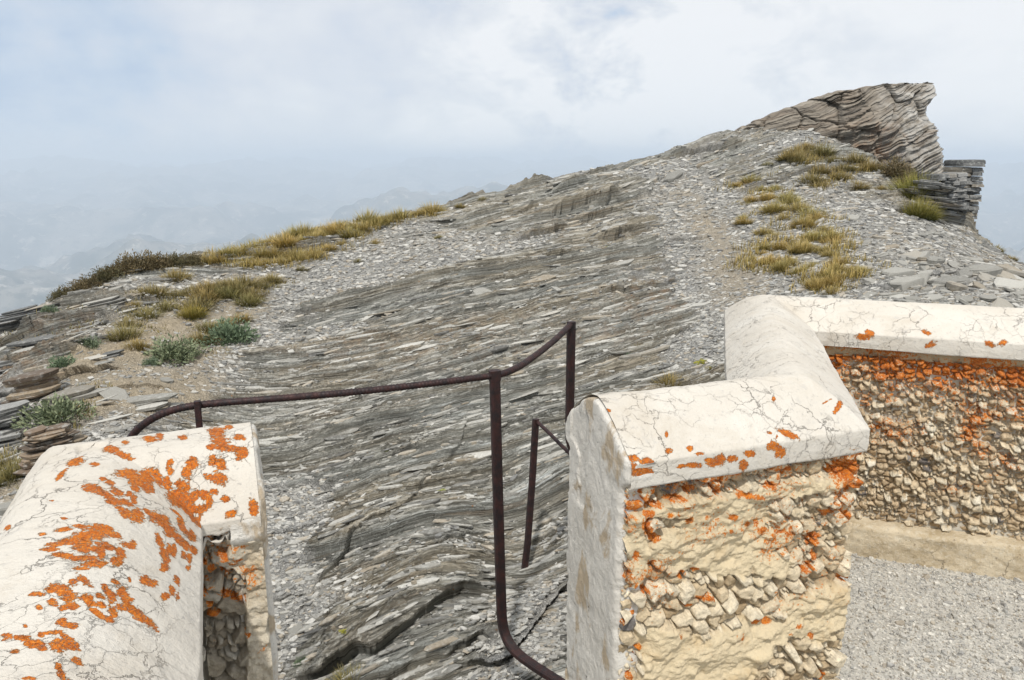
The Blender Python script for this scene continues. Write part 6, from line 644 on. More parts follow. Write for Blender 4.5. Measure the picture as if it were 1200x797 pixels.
lay_slabs(pp, 'loose slabs strewn below the rock tower', lambda x, y, s: ('large ' if s > .17 else 'middling ' if s > .11 else 'small ') + 'loose schist slab ' + ('just behind the right parapet' if y < 6.9 else 'halfway up the apron below the rock tower' if y < 8.2 else 'high on the apron under the rock tower') + (', towards the right edge' if x > y * .56 else ', beside the grass streak'))
for (x, y, s_, lab) in SINGLE_SLABS: lay_slabs([(x, y, s_)], None, lambda a, b, c: lab)

# ---------------------------------------------------------------- rock tower at the end of the ridge
def build_tower():
    Y0 = TOWER_Y
    zs = np.array([q[0] for q in TOWER]); xl = np.array([q[1] for q in TOWER]); xr = np.array([q[2] for q in TOWER])
    nz, na = 420, 900
    z = np.linspace(zs[0], zs[-1], nz); L = np.interp(z, zs, xl); Rr = np.interp(z, zs, xr)
    a = np.linspace(0, 2 * PI, na, endpoint=False)
    cz = (L + Rr) / 2; hw = (Rr - L) / 2
    ca, sa = np.cos(a), np.sin(a)
    # rounded-wedge section: broad to the left, blunt at the prow on the right
    ex = np.sign(ca) * np.abs(ca) ** .62; ey = np.sign(sa) * np.abs(sa) ** .8
    dep = np.clip(hw * .55, .10, .75)
    X = cz[:, None] + hw[:, None] * ex[None]; Yv = Y0 + .25 + dep[:, None] * ey[None] + .10 * (z[:, None] - zs[0]) + .06 * (X - cz[:, None])
    Z = np.broadcast_to(z[:, None], X.shape).copy()
    # bedding rises to the right, steepening towards the prow
    bx = X - 5.0
    Yv = Yv + .30 * (6.9 - X)
    bed = Z - .26 * bx - .12 * np.maximum(bx, 0) ** 2 + .05 * (Yv - Y0)
    bed = bed + .06 * fbm(X * 1.1, Z * 1.1, 3, 201) + .012 * fbm(X * 4, Z * 4, 3, 202)
    al = X + .3 * Z
    e = .13 * saw(al * .9, bed * 3.4, 211) + .10 * saw(al * 1.3, bed * 8, 221) + .065 * saw(al * 2., bed * 19, 231) + .035 * saw(al * 3, bed * 40, 241)
    jn = worley(X * 2.2 + .2 * bed, bed * 1.6 + .3 * X, 261)
    e = e * (.45 + 1.1 * jn[2]) + .10 * (jn[2] - .5) + .18 * fbm(X * 1.8 + Yv, Z * 1.8, 6, 251) - .08 * (1 - sstep(0, .10, jn[1] - jn[0]))
    nx, ny = ex[None] * .5, ey[None] * 1.
    k = sstep(0, .25, hw)[:, None]
    X = X + (e - .08) * nx * k; Yv = Yv + (e - .08) * ny * k
    Z += .07 * fbm(X * 3.2, Yv * 3, 4, 255) * sstep(.4, 1.2, Z[:, :1] - zs[0])
    V = np.stack([X, Yv, Z], -1).reshape(-1, 3)
    V = np.concatenate([V, [[cz[-1], Y0 + .3, z[-1] + .01]]])
    F = grid_faces(nz, na, True)
    Vt = len(V) - 1; i = np.arange(na)
    cap = np.stack([(nz - 1) * na + i, (nz - 1) * na + (i + 1) % na, np.full(na, Vt), np.full(na, Vt)], 1)
    st = np.stack([al, bed, Yv * .3], -1).reshape(-1, 3); st = np.concatenate([st, st[-1:]])
    och = np.exp(-((X - 5.75) / .45) ** 2 - ((Z - 1.85) / .45) ** 2).ravel(); pale = (sstep(5.6, 6.4, X) * .9).ravel()
    # quads, with the cap closed by triangles in a separate pass
    me = fast_mesh('rock_tower', V, F, [M_tower], True, dict(strata=st, ochre=np.append(och, 0), pale=np.append(pale, 0)))
    o = obj('rock_tower', me)
    tag(o, 'jagged layered rock tower leaning out at the right end of the ridge', 'rock outcrop')
build_tower()

def rock_pile(name, x, y, w, d, h, seed, label, cat, mat, dip=.22, thick=.05, taper=.25, leans=0., square=False, zoff=-.12, turn=0.):
    """an outcrop or wall made of many thin ragged plates laid on each other; one mesh"""
    r = np.random.default_rng(seed); Vs = []; Fs = []; Rn = []; off = 0
    z = 0.; g0 = float(ground([x], [y])[0]) + zoff
    while z < h:
        th = thick * (r.uniform(.45, 1.5) if square else r.uniform(.3, 1.2)); f = z / h
        cols = max(1, int(round(w / (thick * (4 if square else 13) * r.uniform(.8, 1.5)))))
        xs = np.linspace(-w / 2, w / 2, cols + 1) * (1 - taper * f) + leans * f
        for c in range(cols):
            n = 9
            V, F = slab_proto(r, n)
            if square:
                ww = (xs[c + 1] - xs[c]) * 1.0
                q = np.array([(-.5, -.5), (0, -.53), (.5, -.5), (.53, 0), (.5, .5), (.2, .52), (-.2, .52), (-.5, .5), (-.53, 0)]) * (1 + .06 * r.normal(size=(9, 2)))
                for b in range(3): V[b * n:(b + 1) * n, :2] = q * (1, .97, .9)[b]
                dd = d * r.uniform(.82, 1.05)
            else:
                ww = (xs[c + 1] - xs[c]) * r.uniform(1.2, 1.7); dd = d * (1 - taper * f * .8) * r.uniform(.8, 1.3)
            V = V * np.array([ww, dd, th * 1.05])
            V[:, 0] += (xs[c] + xs[c + 1]) / 2 + r.normal(0, .006 if square else .03 * w); V[:, 1] += r.normal(0, .008 if square else .08 * d); V[:, 2] += z + th / 2
            V[:, 2] += V[:, 0] * dip + r.normal(0, .004)
            Vs.append(V); Fs.append(F + off); off += len(V); Rn.append(np.full(len(V), r.random()))
        z += th
    V = np.concatenate(Vs); ct, sn = math.cos(turn), math.sin(turn)
    V = np.column_stack([V[:, 0] * ct - V[:, 1] * sn, V[:, 0] * sn + V[:, 1] * ct, V[:, 2]])
    me = fast_mesh(name, V, np.concatenate(Fs), [mat], False, dict(rnd=np.concatenate(Rn)))
    o = obj(name, me); o.location = (x, y, g0)
    tag(o, label, cat)
    return o
M_och = mat_slate('ochre_slate', (.10, .08, .062), (.19, .14, .10), (.32, .25, .175)); M_dslate = mat_slate('dark_slate', (.09, .092, .09), (.17, .168, .16), (.31, .305, .29))
for a in PILES: rock_pile(*a[:9], {'o': M_och, 'd': M_dslate, 's': M_slate}[a[9]], **a[10])
# ================================================================= parapets
def resample(path, ds):
    P = np.array(path); out = [P[0]]
    return P
def sweep(path, prof, ds, wob=.004, seed=0, closed_ends=True):
    """coping: the profile (offset, height) carried along the plan path with mitres; returns V grid and outward rows"""
    offs = prof[:, 0]; lines = [offset_path(path, d) for d in offs]
    rows = []
    nseg = len(path) - 1
    ts = []
    for i in range(nseg):
        Lg = np.linalg.norm(np.array(path[i + 1]) - np.array(path[i])); st = ds[i] if isinstance(ds, (list, tuple)) else ds
        n = max(2, int(Lg / st)); ts += [(i, k / n) for k in range(n)]
    ts.append((nseg - 1, 1.))
    for (i, f) in ts:
        rows.append([(*(ln[i] * (1 - f) + ln[i + 1] * f), Z_EAVE + h) for ln, h in zip(lines, prof[:, 1])])
    return np.array(rows)
def densify(prof, step):
    out = []
    for a, b in zip(prof[:-1], prof[1:]):
        n = max(1, int(round(np.linalg.norm(b - a) / step)))
        out += [a + (b - a) * k / n for k in range(n)]
    out.append(prof[-1]); return np.array(out)
def lichen_field(P, blobs, dens=None):
    f = np.full(len(P), -1.6)
    for b in blobs:
        c = np.array(b[:3]); A = np.array([b[3:6], b[6:9]]).T
        d = P - c; sel = (np.abs(d) < 2.8 * (np.abs(A).sum(1).max()) + .02).all(1)
        if not sel.any(): continue
        pinv = np.linalg.pinv(A); q = d[sel] @ pinv.T; res = d[sel] - q @ A.T
        v = 1.33 - 1.15 * (q ** 2).sum(1) ** .62 - (np.linalg.norm(res, axis=1) / .03) ** 2
        f[sel] = np.maximum(f[sel], np.maximum(v, -1.6))
    return f
def grid_normals(G):
    du = np.gradient(G, axis=0); dv = np.gradient(G, axis=1); n = np.cross(du, dv); n /= np.linalg.norm(n, axis=2)[..., None] + 1e-12
    return n
def n3(P, s, octv, seed):
    """cheap 3-D-ish noise from three planes"""
    return (fbm(P[..., 0] * s + 3.1, P[..., 1] * s, octv, seed) + fbm(P[..., 1] * s, P[..., 2] * s + 7.7, octv, seed + 50) + fbm(P[..., 2] * s, P[..., 0] * s, octv, seed + 90)) / 1.8

def make_coping(path, ef, eb, ds, pstep, blobs, seed, chip=()):
    prof = densify(coping_profile(ef, eb), pstep)
    G = sweep(path, prof, ds)
    N = grid_normals(G)
    if N[len(N) // 2, len(prof) // 2, 2] < 0: N = -N
    e = .0045 * n3(G, 5, 3, seed) + .0022 * n3(G, 22, 4, seed + 5) + .0009 * n3(G, 90, 3, seed + 9)
    for (cx, cy, cz, r, dep) in chip:                    # broken-out pieces of the edge
        d = np.sqrt(((G - np.array([cx, cy, cz])) ** 2).sum(2)) / r + .35 * n3(G, 40, 3, seed + 20)
        e = e - dep * (1 - sstep(.75, 1.05, d)) * (1 + .3 * n3(G, 70, 3, seed + 21))
    G = G + N * e[..., None]
    V = G.reshape(-1, 3); nr, nc = G.shape[:2]
    F = grid_faces(nr, nc)
    return fast_mesh('coping', V, F, [M_cop], True, dict(lichen=lichen_field(V, blobs)))

def face_strip(name, path, segs, off, z0, z1, ds, dz, mat, kind, blobs, plaster, seed, parent, scale=(26, 34), amp=.02, lich_top=0., lich_base=-1.05):
    """a masonry face following the plan path; real relief of broken stones, mortar patches lying smoother over it"""
    ln = offset_path(path, off)
    pts = []; nrm = []; ss = []
    acc = 0
    P = np.array(path); D = P[1:] - P[:-1]; D /= np.linalg.norm(D, axis=1)[:, None]; Nn = np.stack([D[:, 1], -D[:, 0]], 1)   # towards the terrace
    for q, i in enumerate(segs):
        Lg = np.linalg.norm(ln[i + 1] - ln[i]); n = max(3, int(Lg / ds[q]))
        for k in range(n + (1 if q == len(segs) - 1 else 0)):
            f = k / n; pts.append(ln[i] * (1 - f) + ln[i + 1] * f); ss.append(acc + f * Lg)
            m = Nn[i].copy()
            if i + 1 in segs and (1 - f) * Lg < .04: m = Nn[i] * (.5 + .5 * (1 - f) * Lg / .04) + Nn[i + 1] * (.5 - .5 * (1 - f) * Lg / .04)
            if i - 1 in segs and f * Lg < .04: m = Nn[i] * (.5 + .5 * f * Lg / .04) + Nn[i - 1] * (.5 - .5 * f * Lg / .04)
            nrm.append(m / np.linalg.norm(m))
        acc += Lg
    pts = np.array(pts); nrm = np.array(nrm); ss = np.array(ss)
    z = np.arange(z0, z1 + dz / 2, dz)
    S, Z = np.meshgrid(ss, z, indexing='xy')
    G = np.stack([np.broadcast_to(pts[:, 0], S.shape), np.broadcast_to(pts[:, 1], S.shape), Z], -1).copy()
    pf = lichen_field(G.reshape(-1, 3), plaster).reshape(S.shape) if plaster else np.full(S.shape, -1.6)
    pf = pf + .55 * fbm(S * 14, Z * 18, 4, seed + 1) + .35 * fbm(S * 45, Z * 45, 3, seed + 2)
    if kind == 'plain': pf = pf * 0 + 2
    pl = sstep(-.12, .12, pf)
    wx = S + .012 * fbm(S * 30, Z * 30, 3, seed + 3); wz = Z + .010 * fbm(S * 34, Z * 30, 3, seed + 4) + .10 * (S * .25)
    f1, f2, cid, dx, dy = worley(wx * scale[0], wz * scale[1], seed + 5)
    c2 = hsh(np.floor(cid * 99999), cid * 0, 3); c3 = hsh(np.floor(cid * 99999), cid * 0, 4)
    stone = (.30 + .70 * cid) * sstep(.02, .24, f2 - f1) + .55 * (dx * (c2 - .5) + dy * (c3 - .35)) * sstep(.0, .2, f2 - f1)
    g1, g2, gid, gx, gy = worley(wx * scale[0] * 2.3, wz * scale[1] * 2.2, seed + 6)
    small = (.25 + .5 * gid) * sstep(.03, .25, g2 - g1)
    use = (c3 < .30)                                   # some cells are filled with small stones instead
    relief = np.where(use, small * .75, stone)
    relief = relief + .10 * fbm(S * 60, Z * 60, 3, seed + 7)
    smooth = .66 + .55 * fbm(S * 7, Z * 12, 5, seed + 8) + .30 * fbm(S * 30, Z * 40, 4, seed + 12) + .26 * np.abs(fbm(S * 9 + Z * 4, Z * 34, 4, seed + 9))
    e = amp * (relief * (1 - pl) + smooth * pl) - amp * .55
    e = e + .012 * fbm(S * 3, Z * 3, 3, seed + 10)
    e = e - .012 * sstep(.10, .0, Z - z0)
    G[..., 0] += nrm[None, :, 0] * e; G[..., 1] += nrm[None, :, 1] * e
    G[..., 2] += -.25 * e
    V = G.reshape(-1, 3)
    lf = lichen_field(V, blobs) if blobs else np.full(len(V), -1.6)
    if lich_top:
        t = np.clip((Z.ravel() - (z1 - lich_top)) / lich_top, 0, 1)
        lf = np.maximum(lf, lich_base + 1.40 * t ** 1.2 + 1.0 * fbm(S.ravel() * 9, Z.ravel() * 12, 4, seed + 14) * (t > 0))
    rv = np.where(use, gid, cid)
    me = fast_mesh(name, V, grid_faces(*S.shape), [mat], True, dict(lichen=lf, rnd=rv.ravel(), plaster=pl.ravel()))
    return obj(name, me, parent)

def end_slab(path, at_start, ef, eb, z0, parent, seed, ext=.0, body=.03):
    """plastered end of the parapet where it stops at the opening; wraps the corner a little"""
    P = np.array(path, float)
    if at_start: D = P[0] - P[1]; N = np.array([D[1], -D[0]]); p0 = P[0]
    else: D = P[-1] - P[-2]; N = np.array([-D[1], D[0]]); p0 = P[-1]
    D = D / np.linalg.norm(D); N = N / np.linalg.norm(N)
    nt, nz = 150, 420
    t = np.linspace(0, 1, nt); k = np.linspace(0, 1, nz)
    T, K = np.meshgrid(t, k, indexing='xy')
    top = Z_EAVE + top_height(T * 2 - 1, ef, eb)
    Z = z0 + (top - .004 - z0) * K
    # below the coping the body is a little narrower
    inset = body * (1 - sstep(Z_EAVE - .075, Z_EAVE - .045, Z))
    rag = .006 * fbm(Z * 14, Z * 0 + seed, 4, seed) + .004 * fbm(Z * 60, T * 3, 3, seed + 1)
    d = inset + (WID - 2 * inset) * T
    d = np.where(T < .5, d + rag, d - rag * 1.5)
    edge = np.minimum(T, 1 - T) * WID
    topd = (top - Z)
    out = .012 - .016 * np.exp(-edge / .006) - .013 * np.exp(-topd / .006) + .004 * fbm(d * 9, Z * 9, 4, seed + 2) + .0022 * fbm(d * 50, Z * 40, 4, seed + 3)
    # flaked-off patches
    fl = fbm(d * 8 + 3, Z * 5, 4, seed + 4); out = out - .005 * sstep(.22, .26, fl)
    G = np.stack([p0[0] + N[0] * d + D[0] * out, p0[1] + N[1] * d + D[1] * out, Z], -1)
    V = G.reshape(-1, 3); nr, nc = G.shape[:2]
    F = grid_faces(nr, nc)
    # return to the wall around the rim
    rim = np.concatenate([np.arange(nr) * nc, (nr - 1) * nc + np.arange(nc), (np.arange(nr) * nc + nc - 1)[::-1]])
    B = V[rim].copy(); B[:, :2] -= D * .05; 
    base = len(V); V = np.concatenate([V, B]); i = np.arange(len(rim) - 1)
    F = np.concatenate([F, np.stack([rim[i], rim[i + 1], base + i + 1, base + i], 1)])
    return obj('end_face', fast_mesh('end_face', V, F, [M_end], True, dict(lichen=np.full(len(V), -1.6))), parent)

def core_mesh(path, d0, d1, z0, z1):
    """the hidden heart of the wall, its back faces rendered"""
    a = offset_path(path, d0); b = offset_path(path, d1); V = []; F = []
    n = len(path)
    for q in range(n): V += [(*a[q], z0), (*b[q], z0), (*b[q], z1), (*a[q], z1)]
    for q in range(n - 1):
        for e in range(4): F.append((q * 4 + e, q * 4 + (e + 1) % 4, (q + 1) * 4 + (e + 1) % 4, (q + 1) * 4 + e))
    F += [(0, 1, 2, 3), ((n - 1) * 4 + 3, (n - 1) * 4 + 2, (n - 1) * 4 + 1, (n - 1) * 4)]
    return fast_mesh('core', np.array(V), np.array(F), [M_core], False)

# right-hand parapet
par = empty('stone_parapet', (0, 0, 0)); tag(par, 'zigzag stone parapet right of the gap, pale coping with orange lichen under its edge', 'parapet')
obj('coping', make_coping(PATH_R, 1.35, 1.7, [.0035, .005, .008], .0045, LICH_R, 300), par)
obj('wall_core', core_mesh(PATH_R, .055, WID - .03, -1.2, Z_EAVE - .03), par)
o = face_strip('rubble_face', PATH_R, (0, 1), .020, -.06, Z_EAVE - FASCIA + .012, (.0027, .006), .0029, M_rubA, 'mix', LICH_F, PLAST_F, 400, par, (24, 31), .042, .62, -1.22)
M_rubC = mat_rubble('brown_rubble', [(0., (.36, .25, .14)), (.4, (.60, .46, .295)), (.8, (.72, .60, .42)), (1., (.76, .69, .55))], (.56, .44, .28), (.10, .105, .12))
bandC = []
o = face_strip('rubble_face', PATH_R, (2,), .035, .13, Z_EAVE - FASCIA - .035, (.0042,), .0042, M_rubC, 'mix', [], [], 500, par, (30, 44), .046, .62, -.95)
o['label'] = 'brown rubble face heavy with orange lichen'
o = face_strip('mortar_band', PATH_R, (2,), .030, Z_EAVE - FASCIA - .045, Z_EAVE - FASCIA + .012, (.006,), .004, M_rubC, 'plain', [], [], 520, par, (25, 36), .010, .2)
# cement plinth at the foot of the far section
def plinth():
    ln0 = offset_path(PATH_R, .055); n0 = 420
    p0 = ln0[2]; p1 = ln0[3]; D = (p1 - p0) / np.linalg.norm(p1 - p0); Nt = np.array([D[1], -D[0]])
    prof = densify(np.array([(.0, .150), (.055, .142), (.068, .128), (.075, -.02)]), .008)
    s = np.linspace(-.05, np.linalg.norm(p1 - p0), n0)
    S, Q = np.meshgrid(s, np.arange(len(prof)), indexing='ij')
    off = prof[Q, 0]; zz = prof[Q, 1]
    e = .008 * fbm(S * 6, zz * 12, 4, 610) + .004 * fbm(S * 30, zz * 40, 3, 611)
    G = np.stack([p0[0] + D[0] * S + Nt[0] * (off + e), p0[1] + D[1] * S + Nt[1] * (off + e), zz + .006 * fbm(S * 5, S * 0, 3, 612)], -1)
    return fast_mesh('plinth', G.reshape(-1, 3), grid_faces(*S.shape), [M_plinth], True)
obj('plinth', plinth(), par)
end_slab(PATH_R, True, 1.35, 1.7, -.9, par, 700)

# left-hand parapet
pal = empty('stone_parapet', (0, 0, 0)); tag(pal, 'near stone parapet left of the gap, rounded coping blotched all over with orange lichen', 'parapet')
obj('coping', make_coping(PATH_L, 2.0, 4.0, [.01, .0025, .002], .003, LICH_L, 320, chip=CHIPS_L), pal)
obj('wall_core', core_mesh(PATH_L, .060, WID - .03, -1.2, Z_EAVE - .03), pal)
M_rubL = mat_rubble('left_rubble', [(0., (.27, .225, .165)), (.5, (.42, .37, .29)), (1., (.54, .50, .42))], (.62, .55, .43), (.10, .105, .12))
face_strip('rubble_face', PATH_L, (2,), .016, -.06, Z_EAVE - .008, (.0016,), .0024, M_rubL, 'mix', LICH_E, PLAST_E, 420, pal, (22, 27), .045, .7, -1.6)
face_strip('rubble_face', PATH_L, (0, 1), .03, -.06, Z_EAVE - FASCIA + .012, (.02, .01), .01, M_rubL, 'mix', [], [], 440, pal, (22, 27), .03)
end_slab(PATH_L, False, 2.0, 4.0, -.9, pal, 720)

# ================================================================= terrace floor of fine gravel
def terrace():
    lnR = offset_path(PATH_R, .06); lnL = offset_path(PATH_L, .06)
    poly = [tuple(lnL[0]), tuple(lnL[1]), tuple(lnL[2]), tuple(lnL[3]), tuple(lnR[0]), tuple(lnR[1]), tuple(lnR[2]), tuple(lnR[3]), (4.2, -5), (-2.6, -5)]
    import bmesh
    bm = bmesh.new(); vs = [bm.verts.new((*q, 0.)) for q in poly]; f = bm.faces.new(vs)
    r = bmesh.ops.extrude_face_region(bm, geom=[f]); 
    for v in r['geom']:
        if isinstance(v, bmesh.types.BMVert): v.co.z = -1.3
    bmesh.ops.recalc_face_normals(bm, faces=bm.faces[:])
    me = bpy.data.meshes.new('terrace'); bm.to_mesh(me); bm.free(); me.materials.append(M_gravel)
    tag(obj('terrace_ground', me), kind='structure')
    n = 90000
    y = 1.6 + 2.3 * rng.random(n) ** 1.2; x = .75 + rng.random(n) * 2.6
    l0, l1 = lnR[2], lnR[3]; ok = (y < l0[1] + (x - l0[0]) * (l1[1] - l0[1]) / (l1[0] - l0[0]) - .02) & (x > lnR[1][0] + (y - lnR[1][1]) * (lnR[2][0] - lnR[1][0]) / (lnR[2][1] - lnR[1][1]))
    p = np.stack([x[ok], y[ok]], 1); m = len(p)
    s = .0035 + .007 * rng.random(m) ** 2.2 + .014 * (rng.random(m) > .988)
    size = np.stack([s * rng.uniform(1, 2, m), s * rng.uniform(.8, 1.2, m), s * rng.uniform(.35, .9, m)], 1)
    nn = np.tile([0., 0., 1.], (m, 1))
    M3 = rot_to(nn, rng.uniform(0, 2 * PI, m), rng.normal(0, .25, m), rng.normal(0, .25, m))
    tag(obj('gravel', scatter_mesh('gravel', np.column_stack([p, size[:, 2] * .25]), M3, size, rng, M_pebble, 12, (4, 5, 6))), 'fine pale grey gravel covering the terrace floor by the parapet', 'gravel', kind='stuff')
terrace()

# ================================================================= iron railings
def tube_along(pts, rad, nseg=10, rib=0., ribstep=.012, step=.004):
    """round bar along a smooth path, optionally ribbed like reinforcing bar"""
    P = np.array(pts, float); d = np.r_[0, np.cumsum(np.linalg.norm(P[1:] - P[:-1], axis=1))]
    n = max(8, int(d[-1] / step)); s = np.linspace(0, d[-1], n)
    # Catmull-like smoothing by repeated averaging of the dense polyline
    Q = np.stack([np.interp(s, d, P[:, i]) for i in range(3)], 1)
    w = max(1, int(.035 / step))
    for _ in range(3):
        K = np.pad(Q, ((w, w), (0, 0)), mode='reflect', reflect_type='odd'); c = np.cumsum(np.concatenate([np.zeros((1, 3)), K]), axis=0)
        Q = (c[2 * w + 1:] - c[:-2 * w - 1]) / (2 * w + 1)
    T = np.gradient(Q, axis=0); T /= np.linalg.norm(T, axis=1)[:, None]
    up = np.array([.13, .07, 1.]); A = np.cross(T, up); A /= np.linalg.norm(A, axis=1)[:, None]; B = np.cross(T, A)
    a = np.linspace(0, 2 * PI, nseg, endpoint=False)
    rr = rad * (1 + rib * (np.sin(2 * PI * s / ribstep) > .2))[:, None] * (1 + 0 * a)
    G = Q[:, None] + rr[..., None] * (A[:, None] * np.cos(a)[None, :, None] + B[:, None] * np.sin(a)[None, :, None])
    V = G.reshape(-1, 3); F = grid_faces(n, nseg, True)
    V = np.concatenate([V, Q[:1], Q[-1:]]); b0 = len(V) - 2; i = np.arange(nseg); j = (i + 1) % nseg
    F = np.concatenate([F, np.stack([j, i, np.full(nseg, b0), np.full(nseg, b0)], 1)[:, :4], np.stack([(n - 1) * nseg + i, (n - 1) * nseg + j, np.full(nseg, b0 + 1), np.full(nseg, b0 + 1)], 1)])
    return V, F
def bar_along(pts, w, t, side, step=.01, bev=.2):
    """flat/square iron bar swept along a path; side = direction of its width"""
    P = np.array(pts, float); d = np.r_[0, np.cumsum(np.linalg.norm(P[1:] - P[:-1], axis=1))]
    n = max(6, int(d[-1] / step)); s = np.linspace(0, d[-1], n); Q = np.stack([np.interp(s, d, P[:, i]) for i in range(3)], 1)
    wv = 3
    for _ in range(3):
        K = np.pad(Q, ((wv, wv), (0, 0)), mode='reflect', reflect_type='odd'); c = np.cumsum(np.concatenate([np.zeros((1, 3)), K]), axis=0)
        Q = (c[2 * wv + 1:] - c[:-2 * wv - 1]) / (2 * wv + 1)
    T = np.gradient(Q, axis=0); T /= np.linalg.norm(T, axis=1)[:, None]
    S = np.array(side, float)[None] - T * (T @ np.array(side, float))[:, None]; S /= np.linalg.norm(S, axis=1)[:, None]; U = np.cross(T, S)
    sec = []
    for sx, sy in ((1, 1), (-1, 1), (-1, -1), (1, -1)):
        c = (sx * w / 2, sy * t / 2); b = bev * min(w, t)
        if sx * sy > 0: sec += [(c[0], c[1] - sy * b), (c[0] - sx * b, c[1])]
        else: sec += [(c[0] - sx * b, c[1]), (c[0], c[1] - sy * b)]
    sec = np.array(sec)
    G = Q[:, None] + S[:, None] * sec[None, :, 0, None] + U[:, None] * sec[None, :, 1, None]
    m = len(sec); V = G.reshape(-1, 3); F = grid_faces(n, m, True)
    V = np.concatenate([V, Q[:1], Q[-1:]]); b0 = len(V) - 2; i = np.arange(m); j = (i + 1) % m
    F = np.concatenate([F, np.stack([j, i, np.full(m, b0), np.full(m, b0)], 1), np.stack([(n - 1) * m + i, (n - 1) * m + j, np.full(m, b0 + 1), np.full(m, b0 + 1)], 1)])
    return V, F
def clean(name, VF, parent):
    V, F = VF
    me = bpy.data.meshes.new(name); me.from_pydata([tuple(v) for v in V], [], [tuple(int(a) for a in dict.fromkeys(f)) for f in F]); me.materials.append(M_iron)
    for p_ in me.polygons: p_.use_smooth = name in ('rail',)
    me.update(); return obj(name, me, parent)
rail = empty('iron_railing', tuple(RAIL['post1'][-1])); tag(rail, 'rusty iron handrail running across the gap on bent dark posts', 'railing')
rail.location = (0, 0, 0)
clean('post', bar_along(RAIL['post1'], .040, .030, (.93, .37, 0)), rail)
clean('post', bar_along(RAIL['post2'], .040, .030, (.93, .37, 0)), rail)
clean('post', bar_along(RAIL['post0'], .022, .02, (.93, .37, 0)), rail)
clean('rail', tube_along(RAIL['left'], .0125, 12, .10, .014, .0035), rail)
clean('rail', tube_along(RAIL['right'], .0135, 12, .06, .014, .0035), rail)
clean('cap', bar_along(RAIL['cap1'], .044, .034, (.93, .37, 0), .004), rail)
low = empty('iron_railing', (0, 0, 0)); tag(low, 'short lower iron railing post with a thin rod, behind the tall posts beyond the gap', 'railing')
clean('post', bar_along(RAIL['post3'], .036, .028, (.93, .37, 0)), low)
clean('rail', tube_along(RAIL['low'], .010, 10, .06, .014, .004), low)

# ================================================================= plants
def tussock_mesh(name, mat, r, n, hmin, hmax, spread, lean, width, curl=.5, seed=0):
    q = np.random.default_rng(seed)
    a = q.uniform(0, 2 * PI, n); rad = r * np.sqrt(q.random(n)); bx = rad * np.cos(a); by = rad * np.sin(a) * .9
    oa = a + q.normal(0, .7, n); ln = q.uniform(hmin, hmax, n) * (1 - .35 * (rad / r) ** 2); tilt = np.clip(spread * (rad / r) + q.normal(0, lean, n), -1.3, 1.35)
    seg = 3; V = np.zeros((n, (seg) * 2 + 1, 3)); along = np.zeros((n, seg * 2 + 1))
    px = bx.copy(); py = by.copy(); pz = np.full(n, -.03)
    wdir = np.stack([-np.sin(oa + q.normal(0, .8, n)), np.cos(oa + q.normal(0, .8, n)), np.zeros(n)], 1)
    for s in range(seg + 1):
        f = s / seg; w = width * (1 - f) ** .7 * q.uniform(.7, 1.3, n)
        if s < seg:
            V[:, 2 * s] = np.stack([px, py, pz], 1) - wdir * (w / 2)[:, None]; V[:, 2 * s + 1] = np.stack([px, py, pz], 1) + wdir * (w / 2)[:, None]; along[:, 2 * s:2 * s + 2] = f
        else: V[:, 2 * seg] = np.stack([px, py, pz], 1); along[:, 2 * seg] = 1
        t = tilt * (1 + curl * f); st = ln / seg
        px = px + np.cos(oa) * np.sin(t) * st; py = py + np.sin(oa) * np.sin(t) * st; pz = pz + np.cos(t) * st
    F = []
    for s in range(seg - 1): F += [(2 * s, 2 * s + 1, 2 * s + 3), (2 * s, 2 * s + 3, 2 * s + 2)]
    F += [(2 * seg - 2, 2 * seg - 1, 2 * seg)]
    m = 2 * seg + 1; F = np.array(F)[None] + (np.arange(n) * m)[:, None, None]
    return fast_mesh(name, V.reshape(-1, 3), F.reshape(-1, 3), [mat], True, dict(along=along.ravel(), rnd=np.repeat(q.random(n), m)))
def shrub_mesh(name, mat, r, n, h, leaf, seed=0):
    """low cushion shrub: little leaf blades spread through an uneven dome"""
    q = np.random.default_rng(seed)
    th = q.uniform(0, 2 * PI, n); u = q.random(n) ** .45; ph = np.arccos(q.random(n))
    lump = 1 + .28 * np.sin(3 * th + seed) + .18 * np.sin(5 * th + 2 * seed + 4 * ph)
    c = np.stack([r * u * np.sin(ph) * np.cos(th) * lump, r * u * np.sin(ph) * np.sin(th) * lump, h * u * np.cos(ph) * lump * .95], 1)
    d = c / (np.linalg.norm(c, axis=1)[:, None] + 1e-6) + q.normal(0, .5, (n, 3)); d[:, 2] += .4; d /= np.linalg.norm(d, axis=1)[:, None]
    s = np.cross(d, q.normal(0, 1, (n, 3))); s /= np.linalg.norm(s, axis=1)[:, None]
    L = leaf * q.uniform(.6, 1.5, n)[:, None]
    V = np.stack([c - s * L * .2, c + s * L * .2, c + d * L * .6 + s * L * .24, c + d * L * 1.25, c + d * L * .6 - s * L * .24], 1)
    F = np.array([(0, 1, 2), (0, 2, 4), (4, 2, 3)])[None] + (np.arange(n) * 5)[:, None, None]
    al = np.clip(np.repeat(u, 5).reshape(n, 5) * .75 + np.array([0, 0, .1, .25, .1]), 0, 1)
    return fast_mesh(name, V.reshape(-1, 3), F.reshape(-1, 3), [mat], False, dict(along=al.ravel(), rnd=np.repeat(q.random(n), 5)))
PR = {}
